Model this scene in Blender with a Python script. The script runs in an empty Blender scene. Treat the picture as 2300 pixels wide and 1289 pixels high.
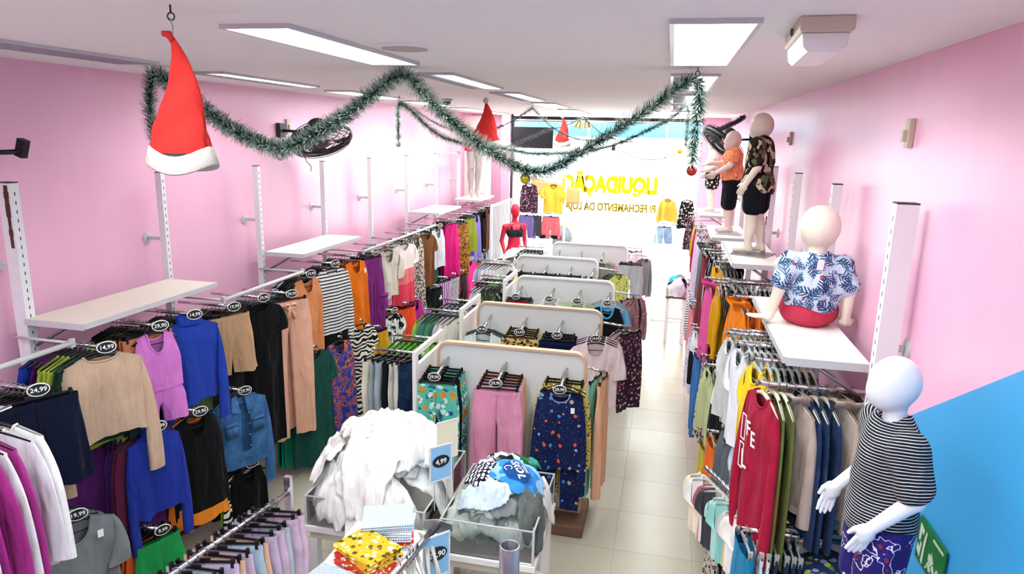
import bpy, math, random, zlib
import numpy as np
from mathutils import Vector, Matrix, noise as mnoise
R = math.radians
random.seed(7)
SC = bpy.context.scene
COL = SC.collection

# ------------------------------------------------------------------ camera
# x to the right wall, y along the shop towards the street, z up, metres
CAMH = 3.2
cam = bpy.data.cameras.new('camera'); cam.sensor_width = 36.0
cam.lens = 1552.0 / 2300.0 * 36.0
cam.clip_start = 0.05; cam.clip_end = 200
camo = bpy.data.objects.new('camera', cam); COL.objects.link(camo)
AX = np.array([[0.9749783, 0.06972669, -0.21108176], [0.22111019, -0.20606241, 0.95323059], [0.0229696, -0.97605147, -0.21632366]])
m4 = Matrix.Identity(4)
for r_ in range(3):
    m4[r_][0] = AX[r_, 0]; m4[r_][1] = -AX[r_, 1]; m4[r_][2] = -AX[r_, 2]
m4[2][3] = CAMH
camo.matrix_world = m4
SC.camera = camo

# ------------------------------------------------------------------ light and exposure
EXPOSURE = 0.95
LAMP = 9.5          # radiance of a lit ceiling fixture's diffuser
LAMPW = 4.5        # watts of the tubes behind it, thrown downwards
DAY = 8.0          # radiance of the hazy bright street sky
vs = SC.view_settings
SC.display_settings.display_device = 'sRGB'
vs.view_transform = 'Standard'; vs.look = 'None'; vs.gamma = 1.0; vs.use_curve_mapping = False
vs.exposure = EXPOSURE
wd = bpy.data.worlds.new('world'); SC.world = wd; wd.use_nodes = True
wb = wd.node_tree.nodes['Background']
wb.inputs[0].default_value = (0.92, 0.985, 1.0, 1); wb.inputs[1].default_value = DAY
sun = bpy.data.lights.new('sun', 'SUN'); sun.energy = 6.0; sun.angle = R(3); sun.color = (1.0, 0.97, 0.92)
suno = bpy.data.objects.new('sun', sun); COL.objects.link(suno); suno.rotation_euler = (R(-38), 0, R(12))

# ------------------------------------------------------------------ helpers
def lin(h):
    if isinstance(h, str):
        h = h.lstrip('#'); c = [int(h[i:i + 2], 16) / 255 for i in (0, 2, 4)]
    else:
        c = list(h)
    return tuple(x / 12.92 if x <= 0.04045 else ((x + 0.055) / 1.055) ** 2.4 for x in c) + (1.0,)

class Nt:
    def __init__(s, name):
        s.m = bpy.data.materials.new(name); s.m.use_nodes = True
        s.t = s.m.node_tree; s.b = s.t.nodes['Principled BSDF']; s.out = s.t.nodes['Material Output']
    def n(s, ty, **kw):
        nd = s.t.nodes.new(ty)
        for k, v in kw.items():
            if k == 'i':
                for kk, vv in v.items(): s.set(nd, kk, vv)
            else: setattr(nd, k, v)
        return nd
    def set(s, nd, k, v):
        inp = nd.inputs[k]
        if isinstance(v, bpy.types.NodeSocket): s.t.links.new(v, inp)
        else: inp.default_value = v
    def math(s, op, a, b=None, c=None):
        nd = s.n('ShaderNodeMath', operation=op)
        for i, v in enumerate((a, b, c)):
            if v is not None: s.set(nd, i, v)
        return nd.outputs[0]
    def mix(s, f, a, b):
        nd = s.n('ShaderNodeMix', data_type='RGBA')
        s.set(nd, 0, f); s.set(nd, 6, a); s.set(nd, 7, b)
        return nd.outputs[2]
    def ramp(s, f, stops, const=False):
        nd = s.n('ShaderNodeValToRGB'); cr = nd.color_ramp
        if const: cr.interpolation = 'CONSTANT'
        while len(cr.elements) < len(stops): cr.elements.new(0.5)
        for e, (p, c) in zip(cr.elements, stops): e.position = p; e.color = c
        s.set(nd, 0, f)
        return nd.outputs[0]
    def obj(s): return s.n('ShaderNodeTexCoord').outputs['Object']
    def noise(s, vec, scale, detail=2.0, rough=0.5):
        nd = s.n('ShaderNodeTexNoise', i={'Vector': vec, 'Scale': scale, 'Detail': detail, 'Roughness': rough})
        return nd.outputs[0]
    def sep(s, vec):
        return s.n('ShaderNodeSeparateXYZ', i={0: vec}).outputs
    def bump(s, h, strength=0.3, dist=0.01):
        nd = s.n('ShaderNodeBump', i={'Height': h, 'Strength': strength, 'Distance': dist})
        s.t.links.new(nd.outputs[0], s.b.inputs['Normal'])

def simple(name, c, rough=0.5, metal=0.0, spec=0.5, var=0.0, bump=0.0, bscale=60):
    a = Nt(name); a.b.inputs['Roughness'].default_value = rough; a.b.inputs['Metallic'].default_value = metal
    a.b.inputs['Specular IOR Level'].default_value = spec
    if var or bump:
        o = a.obj(); nz = a.noise(o, bscale, 4)
        if var:
            cc = lin(c); d = tuple(x * (1 - var) for x in cc[:3]) + (1,)
            a.set(a.b, 'Base Color', a.mix(nz, d, cc))
        else: a.b.inputs['Base Color'].default_value = lin(c)
        if bump: a.bump(nz, bump, 0.004)
    else: a.b.inputs['Base Color'].default_value = lin(c)
    return a.m

def emis(name, c, st):
    a = Nt(name); a.b.inputs['Base Color'].default_value = lin(c)
    a.b.inputs['Emission Color'].default_value = lin(c); a.b.inputs['Emission Strength'].default_value = st
    return a.m

def cloth_base(name, rough=0.92):
    a = Nt(name); a.b.inputs['Roughness'].default_value = rough
    a.b.inputs['Specular IOR Level'].default_value = 0.12
    a.b.inputs['Sheen Weight'].default_value = 0.03
    a.o = a.obj()
    mp = a.n('ShaderNodeMapping', i={'Vector': a.o, 'Scale': (14, 14, 4.5)})
    a.bump(a.noise(mp.outputs[0], 1.0, 2, .4), 0.8, 0.06)
    return a

CM = {}
def cloth(c):
    if c in CM: return CM[c]
    if c in PAT: m = PAT[c](); CM[c] = m; return m
    a = cloth_base('cloth_' + c.strip('#')); cc = lin(c)
    nz = a.noise(a.o, 40, 3)
    a.set(a.b, 'Base Color', a.mix(nz, tuple(x * .86 for x in cc[:3]) + (1,), cc))
    CM[c] = a.m
    return a.m

def p_stripe(c1, c2, per, duty, axis=2, wob=0.0):
    def f():
        a = cloth_base('striped_cloth'); z = a.sep(a.o)[axis]
        if wob: z = a.math('ADD', z, a.math('MULTIPLY', a.noise(a.o, 9), wob))
        fr = a.math('FRACT', a.math('DIVIDE', a.math('ADD', z, 10.0), per))
        a.set(a.b, 'Base Color', a.mix(a.math('LESS_THAN', fr, duty), lin(c1), lin(c2)))
        return a.m
    return f
def p_radial(c1, c2, per, duty):
    def f():
        a = cloth_base('striped_jersey'); x, y, z = a.sep(a.o)
        r = a.math('SQRT', a.math('ADD', a.math('MULTIPLY', x, x), a.math('MULTIPLY', y, y)))
        p = a.math('SUBTRACT', z, a.math('MULTIPLY', r, .45)); p = a.math('ADD', p, a.math('MULTIPLY', a.noise(a.o, 9), .012))
        fr = a.math('FRACT', a.math('DIVIDE', a.math('ADD', p, 10.0), per))
        a.set(a.b, 'Base Color', a.mix(a.math('LESS_THAN', fr, duty), lin(c1), lin(c2)))
        return a.m
    return f
def p_blocks(stops):
    # horizontal colour blocks: (z from top, colour)
    def f():
        a = cloth_base('colour_block_cloth'); z = a.sep(a.o)[2]
        t = a.math('MULTIPLY', z, -1.0)
        a.set(a.b, 'Base Color', a.ramp(t, [(p, lin(c)) for p, c in stops], True))
        return a.m
    return f
def p_leopard(base, ring, core, sc):
    def f():
        a = cloth_base('leopard_cloth')
        w = a.n('ShaderNodeMix', data_type='VECTOR', i={0: 0.025})
        a.set(w, 4, a.o); nz = a.n('ShaderNodeTexNoise', i={'Vector': a.o, 'Scale': sc * 1.2}); a.set(w, 5, nz.outputs[1])
        v = a.n('ShaderNodeTexVoronoi', i={'Vector': w.outputs[1], 'Scale': sc})
        d = v.outputs['Distance']
        a.set(a.b, 'Base Color', a.ramp(d, [(0, lin(core)), (.26, lin(ring)), (.47, lin(base))], True))
        return a.m
    return f
def p_zebra(c1, c2, sc, dist=6, axis='X'):
    def f():
        a = cloth_base('zebra_cloth')
        w = a.n('ShaderNodeTexWave', bands_direction=axis, i={'Vector': a.o, 'Scale': sc, 'Distortion': dist, 'Detail': 1.0, 'Detail Scale': 1.2})
        a.set(a.b, 'Base Color', a.ramp(w.outputs[1], [(0, lin(c1)), (.5, lin(c2))], True))
        return a.m
    return f
def p_floral(base, cols, sc, th=0.34, leafc=None):
    def f():
        a = cloth_base('print_cloth')
        v = a.n('ShaderNodeTexVoronoi', i={'Vector': a.o, 'Scale': sc})
        rnd = a.sep(v.outputs['Color'])[0]
        st = [(i / len(cols), lin(c)) for i, c in enumerate(cols)]
        pc = a.ramp(rnd, st, True)
        d = a.math('ADD', v.outputs['Distance'], a.math('MULTIPLY', a.math('SUBTRACT', a.noise(a.o, sc * 4), .5), .35))
        bc = lin(base)
        if leafc:
            nz = a.noise(a.o, sc * 1.7, 2); bc = a.mix(a.math('GREATER_THAN', nz, .58), lin(base), lin(leafc))
        a.set(a.b, 'Base Color', a.mix(a.math('LESS_THAN', d, th), bc, pc))
        return a.m
    return f
def p_noise(stops, sc, detail=1.0, stretch=(1, 1, 1)):
    def f():
        a = cloth_base('camouflage_cloth')
        mp = a.n('ShaderNodeMapping', i={'Vector': a.o, 'Scale': stretch})
        a.set(a.b, 'Base Color', a.ramp(a.noise(mp.outputs[0], sc, detail), [(p, lin(c)) for p, c in stops], True))
        return a.m
    return f
def p_camo(base, layers, sc, detail=1.5):
    def f():
        a = cloth_base('camouflage_cloth'); col = lin(base)
        for i, (c, th, k) in enumerate(layers):
            mp = a.n('ShaderNodeMapping', i={'Vector': a.o, 'Location': (3.1 * i + 1, 5.7 * i, 2.3 * i), 'Scale': (1, 1, .75)})
            col = a.mix(a.math('GREATER_THAN', a.noise(mp.outputs[0], sc * k, detail), th), col, lin(c))
        a.set(a.b, 'Base Color', col)
        return a.m
    return f
def p_dots(base, dot, per, rad):
    def f():
        a = cloth_base('dotted_cloth')
        mp = a.n('ShaderNodeMapping', i={'Vector': a.o, 'Scale': (1 / per, 1 / per, 0)})
        v = a.n('ShaderNodeTexVoronoi', i={'Vector': mp.outputs[0], 'Scale': 1.0, 'Randomness': 0.0})
        a.set(a.b, 'Base Color', a.mix(a.math('LESS_THAN', v.outputs['Distance'], rad), lin(base), lin(dot)))
        return a.m
    return f
def p_gingham(c1, c2, per):
    def f():
        a = cloth_base('gingham_cloth'); x, y, z = a.sep(a.o)
        def band(s_): return a.math('LESS_THAN', a.math('FRACT', a.math('DIVIDE', a.math('ADD', s_, 10.0), per)), .5)
        k = a.math('MULTIPLY', a.math('ADD', band(x), band(y)), .5)
        a.set(a.b, 'Base Color', a.mix(k, lin(c1), lin(c2)))
        return a.m
    return f
def p_denim(c, sc=160):
    def f():
        a = cloth_base('denim_cloth'); cc = lin(c)
        n1 = a.noise(a.o, 7, 3); n2 = a.noise(a.o, sc, 2)
        k = a.math('ADD', a.math('MULTIPLY', n1, .7), a.math('MULTIPLY', n2, .5))
        a.set(a.b, 'Base Color', a.ramp(k, [(.3, tuple(x * .45 for x in cc[:3]) + (1,)), (.62, cc), (.85, tuple(min(1, x * 1.7 + .03) for x in cc[:3]) + (1,))]))
        return a.m
    return f
def p_leaf(base, d1, d2, red, sc):
    def f():
        a = cloth_base('tropical_leaf_cloth')
        col = lin(base)
        for off, sc_, cc in ((0.0, sc, d1), (3.7, sc * 1.15, d2), (7.9, sc * 1.4, d1)):
            wn = a.n('ShaderNodeTexNoise', i={'Vector': a.o, 'Scale': 7.0}); wm = a.n('ShaderNodeMix', data_type='VECTOR', i={0: .05}); a.set(wm, 4, a.o); a.set(wm, 5, wn.outputs[1])
            mp = a.n('ShaderNodeMapping', i={'Vector': wm.outputs[1], 'Location': (off, off * .3, off * .6)})
            v = a.n('ShaderNodeTexVoronoi', i={'Vector': mp.outputs[0], 'Scale': sc_})
            loc = a.n('ShaderNodeVectorMath', operation='SUBTRACT', i={0: mp.outputs[0], 1: v.outputs['Position']})
            x, y, z = a.sep(v.outputs['Color'])
            rot = a.n('ShaderNodeVectorRotate', rotation_type='Y_AXIS', i={'Vector': loc.outputs[0], 'Angle': a.math('MULTIPLY', x, 6.28)})
            lx, ly, lz = a.sep(rot.outputs[0])
            ax = a.math('MULTIPLY', a.math('ABSOLUTE', lx), sc_); az = a.math('MULTIPLY', lz, sc_)
            env = a.math('SUBTRACT', .3, a.math('MULTIPLY', a.math('MULTIPLY', az, az), 1.1))
            fing = a.math('SINE', a.math('ADD', a.math('MULTIPLY', az, 30.0), a.math('MULTIPLY', ax, -34.0)))
            stem = a.math('LESS_THAN', ax, .03)
            inside = a.math('MULTIPLY', a.math('LESS_THAN', ax, env), a.math('MAXIMUM', a.math('GREATER_THAN', fing, -.1), stem))
            col = a.mix(a.math('MULTIPLY', inside, a.math('GREATER_THAN', y, .25)), col, lin(cc))
        v = a.n('ShaderNodeTexVoronoi', i={'Vector': a.o, 'Scale': sc * 1.3}); r_ = a.sep(v.outputs['Color'])[0]
        fl = a.math('MULTIPLY', a.math('LESS_THAN', v.outputs['Distance'], .12), a.math('GREATER_THAN', r_, .6))
        a.set(a.b, 'Base Color', a.mix(fl, col, lin(red)))
        return a.m
    return f
def p_space():
    a = cloth_base('planet_print_cloth')
    v = a.n('ShaderNodeTexVoronoi', i={'Vector': a.o, 'Scale': 17.0})
    r0, r1, r2 = a.sep(v.outputs['Color'])
    pc = a.ramp(r0, [(0, lin('e8663c')), (.3, lin('7fb2e6')), (.5, lin('c9a58e')), (.72, lin('4d8fd0'))], True)
    d = v.outputs['Distance']
    rad = a.math('ADD', .12, a.math('MULTIPLY', r1, .2))
    v2 = a.n('ShaderNodeTexVoronoi', i={'Vector': a.o, 'Scale': 60.0})
    base = a.mix(a.math('LESS_THAN', v2.outputs['Distance'], .12), lin('16224f'), lin('b9c4e0'))
    a.set(a.b, 'Base Color', a.mix(a.math('LESS_THAN', d, rad), base, pc))
    return a.m
def p_dino():
    a = cloth_base('animal_print_cloth')
    base = lin('5fc1ad')
    col = base
    for sc, c, th, off in ((11, 'e0922e', .3, 0.0), (12, '2c5a9c', .28, 3.3), (13, 'd9efe8', .3, 6.1), (16, '2f7d8d', .24, 9.2)):
        mp = a.n('ShaderNodeMapping', i={'Vector': a.o, 'Location': (off, off * .7, off * .4)})
        v = a.n('ShaderNodeTexVoronoi', i={'Vector': mp.outputs[0], 'Scale': sc})
        d = a.math('ADD', v.outputs['Distance'], a.math('MULTIPLY', a.math('SUBTRACT', a.noise(mp.outputs[0], sc * 2.6, 1), .5), .55))
        col = a.mix(a.math('LESS_THAN', d, th), col, lin(c))
    a.set(a.b, 'Base Color', col)
    return a.m

PAT = {
 'bwstripe': p_stripe('e8e8ea', '101014', .032, .36),
 'finestripe': p_radial('1a1b22', 'c3c6cc', .0115, .3),
 'purplestripe': p_stripe('d8b9dc', '8d4f96', .05, .5, 0),
 'navystripe': p_stripe('1c2440', 'c5c9d6', .05, .7, 2),
 'whiteblackstripe': p_stripe('1b1b22', 'e4e5ea', .09, .2, 0),
 'pinkstripe': p_stripe('e7c7e6', 'b6c6ea', .03, .5, 0),
 'colorblock': p_blocks([(0, 'f2ece6'), (.31, 'ef7c80'), (.5, 'e6455c')]),
 'leopard': p_leopard('d8b878', '17110d', '8d6434', 28),
 'greyleopard': p_leopard('cfc6ba', '1d1a1a', '8a8078', 36),
 'brownleopard': p_leopard('b27b35', '20140b', '6b4218', 34),
 'zebra': p_zebra('0f0f12', 'ece8e0', 7, 9, 'Z'),
 'bwzebra': p_zebra('22252e', 'd5dbe2', 16, 5, 'Z'),
 'printdress': p_noise([(0, '2f3f86'), (.4, '5a4a9c'), (.5, 'd9772e'), (.545, '39408c'), (.6, 'b34a6d'), (.66, '4552a0')], 11, 2),
 'bwprint': p_camo('dfe5e2', [('15171a', .52, 1.0), ('8a9694', .6, 1.3)], 15),
 'camogreen': p_camo('3c4a37', [('66745a', .54, 1.0), ('20271c', .56, 1.1), ('a3ab94', .6, 1.3)], 14),
 'camo': p_camo('2a211c', [('6b5442', .56, 1.0), ('16120f', .55, 1.2), ('c9bda6', .575, 1.3), ('5d6344', .63, 1.1)], 13),
 'darkfloral': p_floral('3d2a39', ['e6c9d2', 'c9768c', 'd6a0b0', '8e5d77'], 30),
 'bwfloral': p_floral('19191d', ['e6ded2', 'cfc7bb', 'a9a39a'], 22, .36),
 'whitefloral': p_floral('dfe6ea', ['7f92a8', '5d6f88', 'b8c3cf'], 34, .22),
 'yellowleo': p_floral('d9c267', ['3a3528', '5a5038', 'efe2a6', '2c2a26'], 46, .36),
 'orangefloral': p_floral('ea8b62', ['f6cfb4', 'd9653c', 'f2b58e'], 40, .36),
 'lavfloral': p_floral('cfc2e2', ['5a4f7c', '7d6aa0', 'efe8f6'], 40, .26),
 'whitedots': p_floral('dcdcec', ['2c2c40', '2c2c40'], 32, .2),
 'limeprint': p_floral('cddc74', ['3a4a2c', '8faa3c', 'f0f4d0'], 30, .32),
 'navygreen': p_floral('27305a', ['b7cf4d', 'e8efc8', '6d8f3a', '8f9cc8'], 24, .4),
 'tropical': p_leaf('b9c6d8', '2b466c', '4d6c94', 'a8405c', 11),
 'coral': p_noise([(0, '241f66'), (.53, '2b2573'), (.545, 'd7cfe2'), (.565, '2a246d'), (.63, '8a2f3c'), (.665, '2a246d')], 13, 2.5),
 'polka': p_dots('1a1730', 'e9e3ea', .03, .36),
 'blueginham': p_gingham('eef4fb', '5d86c8', .014),
 'aquagingham': p_gingham('f4fafc', '8fbfd8', .013),
 'yellowprint': p_floral('e3b02f', ['5c4a22', 'f6ecd2', '6a5526', 'efe0b0'], 30, .4),
 'redprint': p_floral('d8433a', ['f4ece0', 'f0c23c', 'ffffff'], 40, .36),
 'space': p_space, 'dino': p_dino,
 'denim': p_denim('3d6a9c'), 'darkdenim': p_denim('1f355a'), 'navydenim': p_denim('1c3050', 90), 'paledenim': p_denim('8fb0cf'),
 'blacksleeve': p_blocks([(0, 'e9e9ee'), (.2, '14151a')]),
 'skybag': p_noise([(0, 'eaf4fb'), (.36, '8fc3ee'), (.46, '3a8fdc'), (.6, '2a6fc0')], 6, 2),
}

class MB:
    def __init__(s): s.v = []; s.f = []
    def add(s, V, F):
        o = len(s.v); s.v.extend([tuple(map(float, p)) for p in V]); s.f.extend([tuple(i + o for i in q) for q in F]); return s
    def box(s, c, d, rot=None):
        x, y, z = (k / 2 for k in d)
        P = [Vector(p) for p in ((-x, -y, -z), (x, -y, -z), (x, y, -z), (-x, y, -z), (-x, -y, z), (x, -y, z), (x, y, z), (-x, y, z))]
        if rot is not None: P = [rot @ p for p in P]
        c = Vector(c)
        return s.add([p + c for p in P], [(3, 2, 1, 0), (4, 5, 6, 7), (0, 1, 5, 4), (1, 2, 6, 5), (2, 3, 7, 6), (3, 0, 4, 7)])
    def tube(s, pts, r, n=8, cap=True, flat=1.0):
        pts = [Vector(p) for p in pts]; rs = r if isinstance(r, (list, tuple)) else [r] * len(pts)
        V = []; F = []; up = None
        for i, p in enumerate(pts):
            d = (pts[min(i + 1, len(pts) - 1)] - pts[max(i - 1, 0)]).normalized()
            if up is None:
                a = Vector((0, 0, 1)) if abs(d.z) < .9 else Vector((0, 1, 0))
                up = (a - d * a.dot(d)).normalized()
            else:
                up = (up - d * up.dot(d)).normalized()
            sd = d.cross(up)
            for k in range(n):
                t = 2 * math.pi * k / n
                V.append(p + (up * math.cos(t) + sd * math.sin(t) * flat) * rs[i])
        for i in range(len(pts) - 1):
            for k in range(n):
                a, b = i * n + k, i * n + (k + 1) % n
                F.append((a, b, b + n, a + n))
        if cap:
            F.append(tuple(range(n - 1, -1, -1))); F.append(tuple((len(pts) - 1) * n + k for k in range(n)))
        return s.add(V, F)
    def lathe(s, prof, n=20, c=(0, 0, 0), mat=None, cap=True):
        V = []; F = []
        for r, z in prof:
            for k in range(n):
                t = 2 * math.pi * k / n; V.append(Vector((r * math.cos(t), r * math.sin(t), z)))
        for i in range(len(prof) - 1):
            for k in range(n):
                a, b = i * n + k, i * n + (k + 1) % n; F.append((a, b, b + n, a + n))
        if cap:
            F.append(tuple(range(n - 1, -1, -1))); F.append(tuple((len(prof) - 1) * n + k for k in range(n)))
        if mat is not None: V = [mat @ p for p in V]
        c = Vector(c)
        return s.add([p + c for p in V], F)
    def sphere(s, c, r, n=12, m=8):
        rr = r if isinstance(r, (tuple, list)) else (r, r, r)
        prof = [(math.sin(math.pi * i / m), -math.cos(math.pi * i / m)) for i in range(m + 1)]
        prof[0] = (1e-3, -1); prof[-1] = (1e-3, 1)
        M3 = Matrix.Diagonal(rr)
        return s.lathe(prof, n, c, M3)
    def prism(s, poly, d, axis='y', o=0.0):
        # poly: 2-D outline (counter-clockwise); extruded by d along axis
        def P(a, b, t):
            return (a, o + t, b) if axis == 'y' else ((o + t, a, b) if axis == 'x' else (a, b, o + t))
        n = len(poly)
        V = [P(a, b, 0) for a, b in poly] + [P(a, b, d) for a, b in poly]
        F = [tuple(range(n)), tuple(range(2 * n - 1, n - 1, -1))] + [(i, i + n, (i + 1) % n + n, (i + 1) % n) for i in range(n)]
        return s.add(V, F)
    def mesh(s, name, mat=None, smooth=False):
        me = bpy.data.meshes.new(name); me.from_pydata(s.v, [], s.f); me.materials.append(mat)
        if smooth: me.polygons.foreach_set('use_smooth', [True] * len(me.polygons))
        me.update()
        return me
    def build(s, name, mat, parent=None, smooth=False, loc=None, rz=0.0):
        return link(name, s.mesh(name, mat, smooth), parent, loc, rz)

def link(name, me, parent=None, loc=None, rz=0.0, mat=None):
    o = bpy.data.objects.new(name, me); COL.objects.link(o)
    if parent is not None: o.parent = parent
    if loc is not None: o.location = loc
    if rz: o.rotation_euler = (0, 0, rz)
    if mat is not None:
        o.material_slots[0].link = 'OBJECT'; o.material_slots[0].material = mat
    return o
def tag(o, label=None, cat=None, group=None, kind=None):
    if label:
        if len(label.replace(',', ' ').split()) > 15: label = label.replace('black hanger of the', 'hanger of').replace('oval black price tag reading', 'price tag').replace('hanger of the', 'hanger of').replace('long sleeve ', '').replace(' print ', ' ')
        if len(label.replace(',', ' ').replace('-', ' ').split()) > 15: label = label.replace('black and ', '').replace('white and ', '')
        o['label'] = label
    if cat: o['category'] = cat
    if group: o['group'] = group
    if kind: o['kind'] = kind
    return o
def thing(name, label, cat, loc=(0, 0, 0), rz=0.0, group=None):
    o = bpy.data.objects.new(name, None); COL.objects.link(o); o.empty_display_size = .05
    o.location = loc; o.rotation_euler = (0, 0, rz)
    return tag(o, label, cat, group)
def smooth_angle(o, ang=40):
    me = o.data
    me.polygons.foreach_set('use_smooth', [True] * len(me.polygons))
    try: me.set_sharp_from_angle(angle=R(ang))
    except Exception: pass
    return o
def bevel(o, w, seg=2):
    b = o.modifiers.new('bevel', 'BEVEL'); b.width = w; b.segments = seg; b.limit_method = 'ANGLE'
    return o
TXT = {}
def text_mesh(s, size=1.0, extr=0.0, bold=0.0):
    k = (s, size, extr, bold)
    if k not in TXT:
        cu = bpy.data.curves.new('lettering', 'FONT'); cu.body = s; cu.size = size; cu.extrude = extr; cu.offset = bold
        cu.align_x = 'CENTER'; cu.align_y = 'CENTER'; cu.resolution_u = 3
        o = bpy.data.objects.new('lettering', cu); COL.objects.link(o)
        dg = bpy.context.evaluated_depsgraph_get(); dg.update()
        me = bpy.data.meshes.new_from_object(o.evaluated_get(dg))
        me.name = 'lettering'
        if len(me.materials) == 0: me.materials.append(None)
        bpy.data.objects.remove(o); bpy.data.curves.remove(cu)
        TXT[k] = me
    return TXT[k]

# ------------------------------------------------------------------ common materials
M_WALL = Nt('pink_wall_paint')
def _wall():
    a = M_WALL; o = a.obj()
    nz = a.noise(o, 1.3, 4); n2 = a.noise(o, 22, 3)
    mp = a.n('ShaderNodeMapping', i={'Vector': o, 'Scale': (5, 5, .7)}); n3 = a.noise(mp.outputs[0], 1.0, 5)
    a.set(a.b, 'Base Color', a.mix(a.math('ADD', a.math('MULTIPLY', nz, .5), a.math('MULTIPLY', n3, .5)), lin('e6a6c6'), lin('f4c2da')))
    a.b.inputs['Specular IOR Level'].default_value = .5
    a.set(a.b, 'Roughness', a.ramp(nz, [(.3, (.3, .3, .3, 1)), (.7, (.36, .36, .36, 1))]))
    a.bump(n2, .02, .01)
_wall(); M_WALL = M_WALL.m
M_BLUE = simple('blue_wall_paint', '3ba4e0', .38, var=.06, bscale=3, bump=.05)
M_CEIL = simple('ceiling_plaster', 'eeeeec', .85, var=.03, bscale=2)
M_WHITE = simple('white_laminate', 'f1efec', .35)
M_WPAINT = simple('white_painted_steel', 'e6e6e8', .4, var=.05, bscale=20)
M_STEEL = simple('grey_painted_steel', 'c3c4c6', .4)
M_CHROME = simple('chrome', 'd6d8da', .16, 1.0)
M_DCHROME = simple('dull_metal', '9a9a9a', .32, 1.0)
M_BLACK = simple('black_plastic', '0e0e10', .4)
M_DARK = simple('dark_grey_metal', '2b2b2e', .45)
M_RUST = simple('chipped_rust', '5a3a2a', .9, var=.4, bscale=50)
M_CREAM = simple('cream_plastic', 'c4b9a2', .45)
M_WOODEDGE = simple('pale_wood_edge', 'd8b795', .5, var=.15, bscale=30)
M_BROWN = simple('brown_wood', '7a5844', .6, var=.3, bscale=14)
M_MANN = simple('ivory_mannequin_skin', 'e6dccb', .35)
M_MANNW = simple('white_mannequin_skin', 'dfe4ea', .38, var=.04, bscale=12)
M_MANNP = simple('pale_pink_mannequin_skin', 'e2c9c0', .4)
M_TAGW = simple('white_card', 'f4f4f2', .6)
M_TAGB = simple('black_card', '121214', .5)
M_HANGW = simple('grey_plastic_hanger', 'a9aaa6', .4)
M_HANGC = simple('cream_hanger', 'cfc9b4', .45)
M_GLOW = emis('fluorescent_diffuser', 'f6fffb', LAMP)
M_GLASS = Nt('clear_glass')
def _glass():
    a = M_GLASS
    tr = a.n('ShaderNodeBsdfTransparent', i={0: (.95, .98, .97, 1)}); gl = a.n('ShaderNodeBsdfGlossy', i={0: (1, 1, 1, 1), 'Roughness': .02})
    fr = a.n('ShaderNodeFresnel', i={0: 1.45}); mx = a.n('ShaderNodeMixShader', i={0: fr.outputs[0], 1: tr.outputs[0], 2: gl.outputs[0]})
    a.t.links.new(mx.outputs[0], a.out.inputs[0])
_glass(); M_GLASS = M_GLASS.m
# ------------------------------------------------------------------ the room
XL, XR, CZ, YB, YF = -3.73, 0.98, 3.557, -2.2, 13.0
def struct(name, mb, mat, parent=None):
    o = mb.build(name, mat, parent)
    if parent is None: o['kind'] = 'structure'
    return o
struct('wall_left', MB().box((XL - .06, (YB + YF) / 2, CZ / 2), (.12, YF - YB, CZ)), M_WALL)
struct('wall_right', MB().box((XR + .06, (YB + YF) / 2, CZ / 2), (.12, YF - YB, CZ)), M_WALL)
struct('wall_back', MB().box(((XL + XR) / 2, YB - .06, CZ / 2), (XR - XL + .24, .12, CZ)), M_WALL)
struct('ceiling', MB().box(((XL + XR) / 2, (YB + YF) / 2 + .15, CZ + .06), (XR - XL + .24, YF - YB + .3, .12)), M_CEIL)
# blue stair dado painted on the right wall, its upper edge rising with the stair
sl = lambda y: 2.199 + (2.744 - y) * .588
poly = [(-2.19, 0.002), (3.6, 0.002), (3.6, sl(3.6)), (sl(0) and (2.744 - (CZ - .002 - 2.199) / .588), CZ - .002), (-2.19, CZ - .002)]
struct('trim_1', MB().prism(poly, .003, 'x', XR - .004), M_BLUE)
# floor: grout bed and porcelain tiles
M_TILE = Nt('cream_porcelain')
def _tile():
    a = M_TILE; o = a.obj()
    ob = a.n('ShaderNodeObjectInfo')
    nz = a.noise(o, 5, 4)
    k = a.math('ADD', a.math('MULTIPLY', nz, .6), a.math('MULTIPLY', ob.outputs['Random'], .4))
    a.set(a.b, 'Base Color', a.mix(k, lin('b3ac9b'), lin('c0baab')))
    a.b.inputs['Roughness'].default_value = .24; a.b.inputs['Specular IOR Level'].default_value = .22
    a.bump(a.noise(o, 2.5, 2), .02, .02)
_tile(); M_TILE = M_TILE.m
fl = struct('floor', MB().box(((XL + XR) / 2, (YB + YF) / 2, -.055), (XR - XL, YF - YB, .1)), simple('grout', 'a89c8c', .9))
x0, y0 = -0.225 - 6 * .6, 4.98 - 12 * .6
tiles = {}
for i in range(9):
    for j in range(26):
        xa, xb = max(XL, x0 + i * .6), min(XR, x0 + i * .6 + .597)
        ya, yb = max(YB, y0 + j * .6), min(YF, y0 + j * .6 + .597)
        if xb - xa < .02 or yb - ya < .02: continue
        key = (round(xb - xa, 3), round(yb - ya, 3))
        if key not in tiles: tiles[key] = MB().box((0, 0, -.0025), (key[0], key[1], .005)).mesh('tile', M_TILE)
        link('tile', tiles[key], fl, ((xa + xb) / 2, (ya + yb) / 2, 0))
M_BASE = simple('cream_skirting', 'cfc3ae', .4)
for nm, x in (('baseboard_left', XL + .007),):
    bb = struct(nm, MB().box((x, (YB + YF) / 2, .055), (.012, YF - YB, .11)), M_BASE)
    struct('cap_strip', MB().box((x + .001, (YB + YF) / 2, .116), (.014, YF - YB, .012)), M_DARK, bb)

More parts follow.
